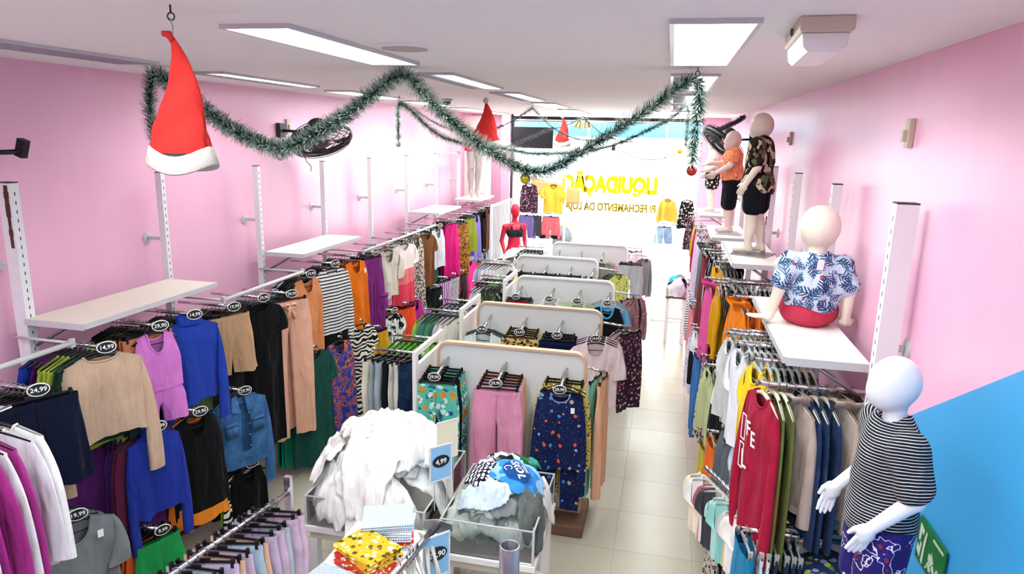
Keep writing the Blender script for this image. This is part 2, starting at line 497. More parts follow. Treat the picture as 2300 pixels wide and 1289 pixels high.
# ------------------------------------------------------------------ storefront and street
M_FRAME = simple('storefront_dark_frame', '1d1a20', .5)
struct('wall_front_left', MB().box(((XL - 3.0) / 2, YF + .06, CZ / 2), (-3.0 - XL, .12, CZ)), M_WALL)
struct('wall_front_right', MB().box(((.5 + XR) / 2, YF + .06, CZ / 2), (XR - .5, .12, CZ)), M_WALL)
struct('trim_2', MB().box((-3.02, YF - .1, CZ / 2), (.16, .2, CZ)), M_WALL)
struct('trim_3', MB().box((-2.93, YF - .03, CZ / 2), (.03, .1, CZ)), M_FRAME)
struct('trim_4', MB().box((-1.21, YF - .02, 3.5), (3.42, .12, .06)), M_FRAME)
pb = MB().box((-3.43, 12.35, 2.75), (.5, .02, 1.5)).build('display_board', simple('white_board', 'f4efe4', .6))
tag(pb, 'plain cream display board standing behind the mannequin legs', 'board')
sf = struct('window_1', MB().box((-1.5, YF + .0, 1.72), (2.8, .012, 3.4)), M_GLASS)
for x in (-2.9, -1.5, -.1):
    struct('mullion', MB().box((x, YF, 1.72), (.03, .03, 3.44)), M_WPAINT, sf)
struct('transom', MB().box((-1.5, YF, 3.44), (2.8, .03, .03)), M_WPAINT, sf)
def _vin(c):
    a = Nt('yellow_window_vinyl'); tr = a.n('ShaderNodeBsdfTranslucent', i={0: lin(c)}); df = a.n('ShaderNodeBsdfDiffuse', i={0: lin(c)})
    mx = a.n('ShaderNodeMixShader', i={0: .85, 1: df.outputs[0], 2: tr.outputs[0]}); a.t.links.new(mx.outputs[0], a.out.inputs[0])
    return a.m
M_VINYL = _vin('d8c040'); M_VINYL2 = _vin('a8973a')
def window_text(s, cx, cz, w, h, bold, mat=None):
    me = text_mesh(s, 1.0, .002, bold)
    xs = [v.co.x for v in me.vertices]; ys = [v.co.y for v in me.vertices]
    o = link('window_lettering', me, sf, (cx, YF - .03, cz), 0, mat or M_VINYL)
    o.rotation_euler = (R(90), 0, R(180)); o.scale = (w / (max(xs) - min(xs)), h / (max(ys) - min(ys)), 1)
    return o
window_text('LIQUIDAÇÃO', -1.08, 2.31, 1.76, .46, .06)
window_text('P/ FECHAMENTO DA LOJA', -1.04, 1.9, 1.68, .2, .045, M_VINYL2)
# street
st = struct('street', MB().box((-1, 26, -.06), (60, 26, .1)), simple('pale_pavement', 'c9c6c0', .9))
tag(st, 'sunlit pale street pavement outside the shop', 'street')
hb = thing('building', 'pale building facade across the street behind the lettering', 'building', (-1, 30, 0))
MB().box((0, 3, 5), (40, 6, 10)).build('facade', simple('pale_facade', 'e6e2da', .9), hb)
for k in range(7):
    w_ = MB().box((-12 + 4 * k, -.03, 2.2), (2.2, .06, 2.6)).build('window', simple('facade_window', '9fb2c0', .3), hb)
aw = thing('awning', 'light blue fascia band hanging outside over the shop entrance', 'awning', (-1.2, 13.7, 0))
M_AWN = Nt('light_blue_fascia')
def _awn():
    a = M_AWN; c = lin('6cc3e6'); tr = a.n('ShaderNodeBsdfTranslucent', i={0: c}); df = a.n('ShaderNodeBsdfDiffuse', i={0: c})
    mx = a.n('ShaderNodeMixShader', i={0: .22, 1: df.outputs[0], 2: tr.outputs[0]}); a.t.links.new(mx.outputs[0], a.out.inputs[0])
_awn(); M_AWN = M_AWN.m
MB().box((0, 0, 3.33), (5.2, .03, .3)).build('band', M_AWN, aw)
MB().box((0, 0, 3.17), (5.2, .05, .03)).build('edge_strip', M_WPAINT, aw)
MB().box((0, 0, 3.5), (5.2, .06, .05)).build('top_strip', M_WPAINT, aw)
for x in (-1.6, 0, 1.6): MB().box((x, -.3, 3.5), (.04, .62, .04)).build('bracket', M_STEEL, aw)
# parked car seen through the glass
car = thing('car', 'pale parked car with yellow stripe seen through the shop window', 'car', (-4.3, 20.5, 0))
body = [(-2.1, .3), (2.1, .3), (2.15, .75), (1.3, .92), (.8, 1.42), (-.9, 1.45), (-1.6, .95), (-2.15, .85)]
bevel(MB().prism(body, 1.7, 'y', -.85).build('body', simple('pale_car_paint', 'cfd6de', .3), car), .06, 3)
MB().prism([(-.85, .97), (1.1, .97), (.72, 1.36), (-.75, 1.38)], 1.74, 'y', -.87).build('side_window', simple('car_glass', '4a545c', .1), car)
MB().box((0, -.86, .7), (3.9, .02, .1)).build('stripe', simple('yellow_stripe', 'e8d23c', .4), car)
for x in (-1.35, 1.35):
    for y in (-.8, .8):
        MB().lathe([(.32, -.1), (.34, 0), (.32, .1)], 20, (x, y, .34), Matrix.Rotation(R(90), 3, 'X')).build('wheel', M_DARK, car, True)

# ------------------------------------------------------------------ ceiling fixtures
fx = {}
def fixture(x, y, L, lit, label, W=.26):
    t = thing('ceiling_light', label, 'ceiling light', (x, y, CZ), 0, 'recessed ceiling lights')
    key = ('f', L)
    if key not in fx:
        m = MB()
        for sx in (-1, 1): m.box((sx * (W / 2), 0, -.008), (.016, L, .016))
        for sy in (-1, 1): m.box((0, sy * (L / 2 - .008), -.008), (W - .016, .016, .016))
        fx[key] = m.mesh('frame', M_STEEL)
        fx['d', L] = MB().box((0, 0, -.003), (W - .03, L - .04, .005)).mesh('diffuser', M_GLOW)
        h = W / 2 - .02
        fx['l', L] = MB().box((h / 2 + .005, 0, -.004), (h, L - .04, .005)).mesh('diffuser', M_GLOW)
        fx['r', L] = MB().box((-h / 2 - .005, 0, -.004), (h, L - .04, .005)).mesh('reflector', M_DARK)
        fx['b', L] = MB().box((0, 0, -.003), (W - .03, L - .04, .005)).mesh('reflector', M_DARK)
        fx['s', L] = MB().box((0, 0, -.011), (W - .03, .004, .01)).mesh('louvre_slat', M_STEEL)
    link('frame', fx['f', L], t)
    if lit:
        key = ('lamp', L, lit)
        if key not in fx:
            ld = bpy.data.lights.new('tube_light', 'AREA'); ld.shape = 'RECTANGLE'; ld.size = (W - .04) * (1 if lit == 1 else .5); ld.size_y = L - .06
            ld.energy = LAMPW * (1 if lit == 1 else .85); ld.spread = R(150); ld.color = (.93, 1.0, .97); fx[key] = ld
        lo = bpy.data.objects.new('tube_light', fx[key]); COL.objects.link(lo); lo.parent = t; lo.location = (0 if lit == 1 else .06, 0, -.02)
    if lit == 1: link('diffuser', fx['d', L], t)
    elif lit == 2:
        link('diffuser', fx['l', L], t); link('reflector', fx['r', L], t)
    else: link('reflector', fx['b', L], t)
    if lit != 1:
        for k in range(15): link('louvre_slat', fx['s', L], t, (0, -L / 2 + .05 + k * (L - .1) / 14, 0))
    return t
rows = [2.95, 4.85, 6.75, 8.65, 10.55, 12.1]
colx = {'left': -3.04, 'middle': -1.46, 'right': .105}
plan = {'left': [0, 2, 1, 1, 1, 1], 'middle': [1, 2, 2, 1, 1, 1], 'right': [1, 2, 2, 2, 1, 1]}
ordn = ['nearest', 'second', 'third', 'fourth', 'fifth', 'farthest']
state = {0: 'dark unlit louvred', 1: 'glowing white', 2: 'half lit louvred'}
for cn, xs in colx.items():
    for j, y in enumerate(rows):
        fixture(xs, y, 1.3, plan[cn][j], f'{state[plan[cn][j]]} recessed ceiling light, {ordn[j]} in the {cn} row')
# the same grid goes on over the landing behind the camera
for cn, xs in colx.items():
    for y in (1.05, -.85):
        fixture(xs, y, 1.3, 1, f'{"nearer" if y > 0 else "farther"} recessed ceiling light of the {cn} row over the landing')
sp = thing('ceiling_vent', 'flat round speaker grille set in the ceiling', 'ceiling vent', (-1.14, 2.92, CZ))
MB().lathe([(.125, 0), (.125, -.008), (.105, -.014)], 32).build('rim', M_CEIL, sp)
MB().lathe([(.1, -.004), (.1, -.016), (.02, -.018)], 32).build('grille', simple('grille_cloth', 'b5aca8', .9, bump=.4, bscale=300), sp)
# emergency lamp
em = thing('emergency_light', 'cream boxy emergency light fixed under the ceiling', 'emergency light', (.43, 2.5, CZ), R(-3))
sec = [(-.075, 0), (.075, 0), (.075, -.04), (.068, -.045), (-.068, -.045), (-.075, -.04)]
bevel(MB().prism(sec[::-1], .46, 'y', -.23).build('housing', M_CREAM, em), .006)
sec2 = [(-.066, -.045), (.066, -.045), (.06, -.085), (.045, -.1), (-.045, -.1), (-.06, -.085)]
bevel(MB().prism(sec2[::-1], .43, 'y', -.21).build('lens', simple('ribbed_lens', 'e6e6e2', .25, bump=.5, bscale=40), em), .004)
MB().lathe([(.012, 0), (.012, .006), (.006, .008)], 14, (-.078, -.05, -.022), Matrix.Rotation(R(-90), 3, 'Y')).build('test_button', M_DARK, em)
MB().box((-.0765, .06, -.02), (.004, .12, .02)).build('indicator_strip', M_STEEL, em)
# dome cameras
for i, (x, y, lb) in enumerate([(-2.43, 7.47, 'black dome camera under the ceiling left of the middle santa hat'), (-3.1, 11.6, 'small black dome camera near the front left column')]):
    dc = thing('dome_camera', lb, 'camera', (x, y, CZ))
    MB().lathe([(.06, 0), (.06, -.02), (.055, -.03)], 20).build('base', M_STEEL, dc, True)
    MB().sphere((0, 0, -.03), (.05, .05, .045)).build('dome', simple('dome_black', '0c0c0e', .1), dc, True)
# ------------------------------------------------------------------ garments
def sst(x): x = np.clip(x, 0, 1); return x * x * (3 - 2 * x)
def grid_faces(m, n, closed=True, skip=None):
    F = []
    for i in range(m - 1):
        for k in range(n if closed else n - 1):
            if skip and skip(i, k): continue
            a, b = i * n + k, i * n + (k + 1) % n
            F.append((a, b, b + n, a + n))
    return F
def torso(L, W, T=.035, hem=None, neckw=.42, nf=.09, nb=.02, slope=.055, fold=.012, top=1.0, arm=.2, seed=0, n=36, m=15, open_=0.0, flare=0.0):
    rg = np.random.RandomState(seed + 11); hem = W if hem is None else hem
    ph = rg.rand(6) * 6.28
    th = np.linspace(0, 2 * np.pi, n, endpoint=False) + np.pi / n
    u = np.cos(th); s = np.sin(th); front = s < 0
    au = np.abs(u)
    d = np.where(front, nf, nb) * np.sqrt(np.clip(1 - (au / neckw) ** 2, 0, 1))
    zt = np.where(au < neckw, -d, -slope * (au - neckw) / (1 - neckw))
    V = []
    for v in np.linspace(0, 1, m):
        vv = v ** 1.15
        z = zt + (-L - zt) * vv
        dep = -z
        w = top * W + (W - top * W) * sst(dep / arm) if top < 1 else W
        w = np.where(dep > arm, W + (hem - W) * sst((dep - arm) / max(.05, L - arm)), w)
        w = w * (1 + flare * v * .06 * np.sin(5 * th + ph[0]))
        t = T * (.3 + .7 * sst(dep / .16))
        fa = fold * sst(v * 1.3)
        dy = fa * (.8 * np.sin(4.2 * u + ph[1]) + .6 * np.abs(np.sin(6 * u + ph[2] + 1.2 * v)) + .25 * np.sin(17 * u + ph[5])) + fa * .7 * np.sin(7 * u + ph[3]) * s
        x = w * u
        y = t * np.sign(s) * np.abs(s) ** .7 + dy
        zz = z + v * .012 * np.sin(2 * u * 2 + ph[4])
        V += list(zip(x, y, zz))
    sk = None
    if open_: sk = lambda i, k: front[k] and abs(u[k]) < open_ * (1.6 - i / m)
    neck = []
    for fr, dd in ((True, nf), (False, nb)):
        for uu in np.linspace(-neckw, neckw, 11)[:: (1 if fr else -1)]:
            zz = -dd * math.sqrt(max(0, 1 - (uu / neckw) ** 2)); sy = math.sqrt(1 - uu * uu) ** .7
            neck.append((W * top * uu, (-1 if fr else 1) * T * (.3 + .7 * float(sst(-zz / .16))) * sy, zz))
    return (V, grid_faces(m, n, True, sk)), neck
def sleeve(side, W, slope, Ls, w0=.17, w1=.085, splay=.06, T=.022, seed=0, m=10, n=12, puff=0.0):
    rg = np.random.RandomState(seed + 5); ph = rg.rand(4) * 6.28
    o0 = np.array([W * .97, -slope]); i0 = np.array([W * .93, -slope - w0])
    o2 = np.array([W + splay, -slope - Ls]); i2 = np.array([W + splay - w1, -slope - Ls - w1 * .12])
    o1 = np.array([W + splay * .75 + .02, -slope - Ls * .3])
    V = []
    for t in np.linspace(0, 1, m):
        o = (1 - t) ** 2 * o0 + 2 * t * (1 - t) * o1 + t * t * o2
        i = i0 + (i2 - i0) * t
        if puff: o = o + np.array([puff * math.sin(math.pi * t), 0]); i = i - np.array([puff * .4 * math.sin(math.pi * t), 0])
        c = (o + i) / 2; h = (o - i) / 2
        for k in range(n):
            a = 2 * math.pi * k / n
            p = c + h * math.cos(a)
            y = (T * (.7 + .5 * t * (1 - t) * 4)) * math.sin(a) + .006 * t * math.sin(7 * t + ph[0] + a)
            y -= .012 * t
            V.append((side * p[0], y, p[1] + .003 * math.sin(9 * t + ph[1])))
    return V, grid_faces(m, n)
def leg(side, L, W, T=.03, rise=.27, hemw=.16, gap=.006, spread=.0, seed=0, fold=.01, m=18, n=20):
    rg = np.random.RandomState(seed + 3); ph = rg.rand(6) * 6.28
    V = []
    for v in np.linspace(0, 1, m):
        z = -L * v; dep = L * v
        b = 1 - float(sst((dep - rise * .8) / .1))
        hipw = W + .025 * float(sst(dep / rise))
        k = max(0.0, (dep - rise) / max(.03, L - rise))
        xi = 0 if dep < rise else gap + spread * k
        xo = hipw if dep < rise else hipw + (gap + spread + hemw - hipw) * k
        c, h = (xi + xo) / 2, (xo - xi) / 2
        for q in range(n):
            a = 2 * math.pi * (q + .5) / n
            x = c + h * math.cos(a); s = math.sin(a)
            y1 = math.copysign(T * math.sqrt(max(0, 1 - (x / (hipw + 1e-4)) ** 2)) ** .8, s)
            y2 = T * math.copysign(abs(s) ** .75, s)
            y = y1 * b + y2 * (1 - b)
            fa = fold * float(sst(v * 1.5))
            y += fa * math.sin(x * 30 + ph[0]) + fa * .6 * math.sin(x * 70 + ph[1] + v * 2) * (1 if s < 0 else -1)
            V.append((side * x, y, z - .004 * math.sin(x * 40 + ph[2]) * v))
    F = grid_faces(m, n)
    return V, F
def ring(W, T, z0, z1, n=28, out=.003):
    V = []
    for z in (z0, (z0 + z1) / 2, z1):
        for k in range(n):
            a = 2 * math.pi * k / n; s = math.sin(a)
            V.append(((W + out) * math.cos(a), (T + out) * math.copysign(abs(s) ** .8, s), z))
    return V, grid_faces(3, n)
def curve_tube(pts, r, closed=True, n=6):
    mb = MB(); P = list(pts)
    if closed: P = P + P[:2]
    mb.tube(P, r, n, False)
    return mb.v, mb.f

GC = {}
def garment_parts(kind, L, W, seed, opt):
    """list of (part name, verts, faces, material key or None)"""
    o = dict(opt); P = []
    if kind in ('tee', 'long', 'tank', 'dress', 'teedress', 'jacket', 'hoodie', 'blouse', 'romper'):
        slope = .05 if kind not in ('tank', 'dress', 'romper') else .02
        kw = dict(neckw=.42, nf=.08, nb=.02, slope=slope, seed=seed, hem=W * o.get('hem', 1.0), fold=o.get('fold', .026))
        if kind in ('tank', 'dress', 'romper'): kw.update(top=.74, neckw=.5, nf=.13, nb=.05, arm=.2)
        if kind == 'dress': kw.update(hem=W * o.get('hem', 1.25), fold=.034, flare=1.0)
        if kind in ('long', 'hoodie'): kw.update(nf=.06)
        if kind == 'blouse': kw.update(nf=.15, fold=.03, flare=.6)
        if kind == 'jacket': kw.update(nf=.1, open_=.1)
        if o.get('high'): kw.update(nf=.015, nb=.005)
        if kind in ('jacket', 'hoodie', 'romper') or o.get('ruffle') or o.get('bottom'): kw.update(fold=.009)
        if 'nf' in o: kw.update(nf=o['nf'])
        LL = L * .62 if kind == 'romper' else L
        (V, F), neck = torso(LL, W, **kw)
        P.append(('body', V, F, None))
        if kind in ('tee', 'teedress'):
            for s in (-1, 1): P.append(('sleeve',) + sleeve(s, W, slope, o.get('sl', .2), .16, .13, o.get('splay', .06), seed=seed) + (None,))
        if kind == 'blouse':
            for s in (-1, 1): P.append(('sleeve',) + sleeve(s, W, slope, o.get('sl', .3), .17, .09, .06, seed=seed, puff=.035) + (None,))
        if kind in ('long', 'jacket', 'hoodie'):
            for s in (-1, 1): P.append(('sleeve',) + sleeve(s, W, slope, o.get('sl', L * .98), .18 * W / .2, .085 * W / .2, o.get('splay', .05), seed=seed + s) + (None,))
        if kind == 'romper':
            for s in (-1, 1):
                V2, F2 = leg(s, L * .42, W * .92, rise=L * .2, hemw=W * 1.05, spread=.01, seed=seed)
                P.append(('leg', [(a, b, c - LL + .02) for a, b, c in V2], F2, None))
            P.append(('waistband',) + ring(W * .95, .035, -LL - .005, -LL + .02) + (None,))
        if kind not in ('jacket', 'hoodie'):
            P.append(('neckband',) + curve_tube(neck, o.get('nbr', .006)) + (o.get('nbmat'),))
        if o.get('high'):
            V2, F2 = ring(W * .42, .03, -.02, .05); P.append(('collar', V2, F2, None))
        if kind == 'hoodie':
            V2 = []; mm, nn = 9, 13
            for i in range(mm):
                t = i / (mm - 1)
                for k in range(nn):
                    a = math.pi * (k / (nn - 1)) * 1.25 - math.pi * .125
                    rx = W * .47 * (1 + .25 * math.sin(math.pi * t)) * (1 - .55 * max(0, t - .6) / .4)
                    V2.append((rx * math.cos(a), (.02 + .085 * math.sin(math.pi * t)) * math.sin(a) - .02 * (1 - math.sin(a)), .03 - .19 * t * (.35 + .65 * max(0, math.sin(a))) + .03 * math.sin(math.pi * t)))
            P.append(('hood', V2, grid_faces(mm, nn, False), None))
            P.append(('cuff',) + ring(W, .037, -L, -L + .035) + (None,))
        if kind == 'jacket':
            mb = MB()
            for s in (-1, 1):
                mb.add([(s * .03, -.045, -.12), (s * .1, -.045, -.1), (s * .085, -.02, .012), (s * .03, -.005, .015), (s * .03, -.04, -.12), (s * .1, -.036, -.1)], [(0, 1, 2, 3), (4, 5, 2, 3)])
            P.append(('collar', mb.v, mb.f, None))
            for s in (-1, 1):
                mb = MB().box((s * W * .52, -.05, -.24), (.1, .008, .11)); P.append(('pocket', mb.v, mb.f, None))
                mb = MB().box((s * W * .52, -.053, -.195), (.104, .01, .03)); P.append(('pocket_flap', mb.v, mb.f, None))
            for k in range(5):
                mb = MB().sphere((.035, -.05, -.13 - .09 * k), .007, 8, 5); P.append(('button', mb.v, mb.f, 'metal'))
            V2, F2 = ring(W * o.get('hem', 1.0), .05, -L, -L + .045); P.append(('hem_band', V2, [f for f in F2], None))
        if o.get('bottom'):
            V2, F2 = ring(W * o.get('hem', 1.0) * .97, .036, -L - .12, -L + .01, 30, -.002); P.append(('under_layer', V2, F2, o['bottom']))
        if o.get('ruffle'):
            V2 = []
            for z, q in ((-L + .03, 1.0), (-L - .02, 1.03), (-L - .06, 1.1)):
                for k in range(48):
                    a = 2 * math.pi * k / 48; rp = 1 + (.12 * math.sin(11 * a) if q > 1.05 else .03 * math.sin(11 * a))
                    V2.append((W * q * math.cos(a), .045 * rp * q * math.sin(a) + .012 * math.sin(11 * a) * (q - .95) * 6, z + .015 * math.sin(5 * a) * (q - 1) * 8))
            P.append(('ruffle', V2, grid_faces(3, 48), o['ruffle']))
    elif kind in ('pants', 'shorts'):
        rise = o.get('rise', .26 if kind == 'pants' else min(.24, L * .62))
        hw = o.get('hemw', .15 if kind == 'pants' else W * 1.12)
        for s in (-1, 1):
            P.append(('leg',) + leg(s, L, W, rise=rise, hemw=hw, spread=o.get('spread', .015), seed=seed + (s > 0), fold=o.get('fold', .02)) + (None,))
        P.append(('waistband',) + ring(W, .03, -.035, .002) + (o.get('band'),))
        if o.get('bow'):
            mb = MB()
            for s in (-1, 1):
                mb.tube([(0, -.045, -.03), (s * .035, -.055, -.015), (s * .06, -.052, -.04), (s * .03, -.055, -.06), (0, -.047, -.035)], .011, 6, True)
                mb.tube([(0, -.045, -.035), (s * .02, -.055, -.09), (s * .035, -.05, -.15)], [.01, .013, .016], 6)
            P.append(('bow', mb.v, mb.f, None))
        if o.get('cargo'):
            for s in (-1, 1):
                mb = MB().box((s * (W + .005), -.022, -L * .5), (.11, .03, .16)); P.append(('cargo_pocket', mb.v, mb.f, None))
                mb = MB().box((s * (W + .005), -.026, -L * .5 + .075), (.118, .034, .045)); P.append(('pocket_flap', mb.v, mb.f, None))
        if o.get('hemband'):
            for s in (-1, 1):
                V2, F2 = leg(s, L + .012, W + .008, T=.034, rise=rise, hemw=hw + .012, spread=o.get('spread', .015) - .003, seed=seed + (s > 0), m=24)
                keep = 19 * 20
                P.append(('hem_trim', V2[keep:], grid_faces(5, 20), o['hemband']))
    elif kind == 'skirt':
        (V, F), nk = torso(L, W, T=.035, hem=W * o.get('hem', 1.25), neckw=.05, nf=0, nb=0, slope=0, fold=.018, seed=seed, flare=1.0)
        P.append(('body', V, F, None)); P.append(('waistband',) + ring(W, .034, -.035, .004) + (o.get('band'),))
    return P
def gmesh(kind, L, W, seed, opt, joined):
    key = (kind, round(L, 3), round(W, 3), seed, tuple(sorted(opt.items())), joined)
    if key in GC: return GC[key]
    parts = garment_parts(kind, L, W, seed, opt)
    if joined:
        mb = MB()
        for nm, V, F, mt in parts: mb.add([(x_, y_ * .36, z_) for x_, y_, z_ in V], F)
        r = mb.mesh(kind, None, True)
    else:
        r = []
        for nm, V, F, mt in parts:
            mb = MB().add(V, F); r.append((nm, mb.mesh(nm, None, True), mt))
    GC[key] = r
    return r

# hangers: hook centre at the origin, in the garment's own plane (x across, z up)
HG = {}
def _hangers():
    hk = [(.019 * math.cos(a), 0, .019 * math.sin(a)) for a in np.linspace(R(-30), R(200), 12)][::-1]
    hook = MB().tube(hk + [(.012, 0, -.022), (0, 0, -.034), (0, 0, -.055)], .0022, 6)
    HG['hook'] = hook.mesh('hook', None, True)
    b = MB(); pts = [(-.2, 0, -.108), (-.13, 0, -.082), (-.05, 0, -.056), (0, 0, -.048), (.05, 0, -.056), (.13, 0, -.082), (.2, 0, -.108)]
    b.tube(pts, [.006, .008, .009, .011, .009, .008, .006], 8)
    b.tube([(-.17, 0, -.1), (-.17, 0, -.125), (.17, 0, -.125), (.17, 0, -.1)], .0035, 6)
    HG['shoulder'] = b.mesh('shoulder_bar', None, True)
    b = MB(); b.box((0, 0, -.06), (.34, .008, .012)); b.box((0, 0, -.052), (.06, .012, .024))
    HG['bar'] = b.mesh('clip_bar', None)
    c = MB(); c.box((0, -.006, -.068), (.016, .006, .05)); c.box((0, .006, -.068), (.016, .006, .05)); c.box((0, 0, -.05), (.012, .022, .01))
    HG['clip'] = c.mesh('clip', None)
_hangers()
HQ = []
def hanger(kind, loc, rz, hw, label, group, mat, hmat, prio=0):
    HQ.append((prio, kind, tuple(loc), rz, hw, label, group, mat, hmat))
def make_hangers(limit=285):
    """the hangers that show largest become things, the rest one joined object"""
    q = sorted(HQ, key=lambda h: (h[0] + math.dist(h[2], (0, 0, CAMH))))
    for pr, kind, loc, rz, hw, label, group, mat, hmat in q[:limit]:
        h = thing('clothes_hanger', label, 'hanger', loc, rz, group)
        link('hook', HG['hook'], h, mat=hmat)
        if kind == 'top':
            o = link('shoulder_bar', HG['shoulder'], h, mat=mat); o.scale.x = hw / .2
        else:
            o = link('clip_bar', HG['bar'], h, mat=mat); o.scale.x = hw / .17
            for s in (-1, 1): link('clip', HG['clip'], h, (s * (hw - .012), 0, 0), mat=mat)
    mats = []; V = []; F = []; MI = []
    src = {k: (np.array([v.co[:] for v in me.vertices]), [tuple(p.vertices) for p in me.polygons]) for k, me in HG.items()}
    for pr, kind, loc, rz, hw, label, group, mat, hmat in q[limit:]:
        for m_ in (mat, hmat):
            if m_ not in mats: mats.append(m_)
        c, s = math.cos(rz), math.sin(rz)
        its = [('hook', 1, 0, hmat)] + ([('shoulder', hw / .2, 0, mat)] if kind == 'top' else [('bar', hw / .17, 0, mat), ('clip', 1, -hw + .012, mat), ('clip', 1, hw - .012, mat)])
        for k, sx, dx, m_ in its:
            A_, B_ = src[k]; o = len(V); X = A_[:, 0] * sx + dx; Y = A_[:, 1]
            V += list(zip((X * c - Y * s + loc[0]).tolist(), (X * s + Y * c + loc[1]).tolist(), (A_[:, 2] + loc[2]).tolist()))
            F += [tuple(i + o for i in f) for f in B_]; MI += [mats.index(m_)] * len(B_)
    if V:
        me = bpy.data.meshes.new('hangers'); me.from_pydata(V, [], F)
        for m_ in mats: me.materials.append(m_)
        me.polygons.foreach_set('material_index', MI); me.update()
        tag(link('packed_hangers', me), 'remaining clothes hangers packed deep in the rails', 'hangers', None, 'stuff')
TOPS = ('tee', 'long', 'tank', 'dress', 'teedress', 'jacket', 'hoodie', 'blouse', 'romper')
WORD = {'tee': 't_shirt', 'long': 'long_sleeve_top', 'tank': 'tank_top', 'dress': 'dress', 'teedress': 'dress', 'jacket': 'jacket', 'hoodie': 'hoodie', 'blouse': 'blouse', 'romper': 'romper', 'pants': 'trousers', 'shorts': 'shorts', 'skirt': 'skirt'}
CATW = {'tee': 't-shirt', 'long': 'top', 'tank': 'tank top', 'dress': 'dress', 'teedress': 'dress', 'jacket': 'jacket', 'hoodie': 'hoodie', 'blouse': 'blouse', 'romper': 'romper', 'pants': 'trousers', 'shorts': 'shorts', 'skirt': 'skirt'}
DEF = {'tee': (.6, .21), 'long': (.55, .21), 'tank': (.62, .2), 'dress': (1.1, .19), 'teedress': (.95, .2), 'jacket': (.55, .22), 'hoodie': (.58, .22), 'blouse': (.5, .19), 'romper': (.7, .17), 'pants': (.98, .18), 'shorts': (.38, .18), 'skirt': (.5, .17)}
MT_BTN = simple('brass_button', 'b8a882', .35, 1.0)
def one(kind, mat, loc, rz, label, group, hlabel, hgroup, L=None, W=None, seed=0, front=True, hmat=None, hook=None, tilt=0.0, tagcard=False, **opt):
    """one garment on its hanger; loc is the point on the rail"""
    dL, dW = DEF[kind]; L = L or dL; W = W or dW
    top = kind in TOPS
    m = cloth(mat)
    hanger('top' if top else 'clip', loc, rz, W * .93 if top else W * .9, hlabel, hgroup, hmat or M_BLACK, hook or M_DCHROME, 0 if front else 3.5)
    z = -.052 if top else -.072
    c = Vector(loc) + Vector((0, 0, z))
    if front:
        g = thing(WORD[kind], label, CATW[kind], c, rz, group); g.rotation_euler = (tilt, 0, rz)
        for nm, me, mt in gmesh(kind, L, W, seed, opt, False):
            link(nm, me, g, mat=(m if mt is None else (MT_BTN if mt == 'metal' else cloth(mt))))
        if tagcard:
            MB().box((W * .55, -.045, -.11), (.03, .002, .045)).build('paper_tag', M_TAGW, g)
    else:
        g = link(WORD[kind], gmesh(kind, L, W, seed, opt, True), None, c, 0, m); g.rotation_euler = (tilt, 0, rz)
        tag(g, label, CATW[kind], group)
    return g

# price ovals on rail ends
PT = {}
def price(loc, rz, s, label, size=1.0, mount='arm'):
    t = thing('price_tag', label, 'price tag', loc, rz)
    if 'o' not in PT:
        n = 24
        PT['o'] = MB().prism([(.052 * math.cos(2 * math.pi * k / n), .036 * math.sin(2 * math.pi * k / n)) for k in range(n)], .003, 'y', -.0015).mesh('plate', M_TAGW)
        PT['i'] = MB().prism([(.046 * math.cos(2 * math.pi * k / n), .03 * math.sin(2 * math.pi * k / n)) for k in range(n)], .002, 'y', -.0035).mesh('field', M_TAGB)
    link('plate', PT['o'], t); link('field', PT['i'], t)
    o = link('lettering', text_mesh(s, .034, .0005, .0006), t, (0, -.0042, 0), 0, M_TAGW); o.rotation_euler = (R(90), 0, 0)
    t.scale = (size,) * 3
    return t

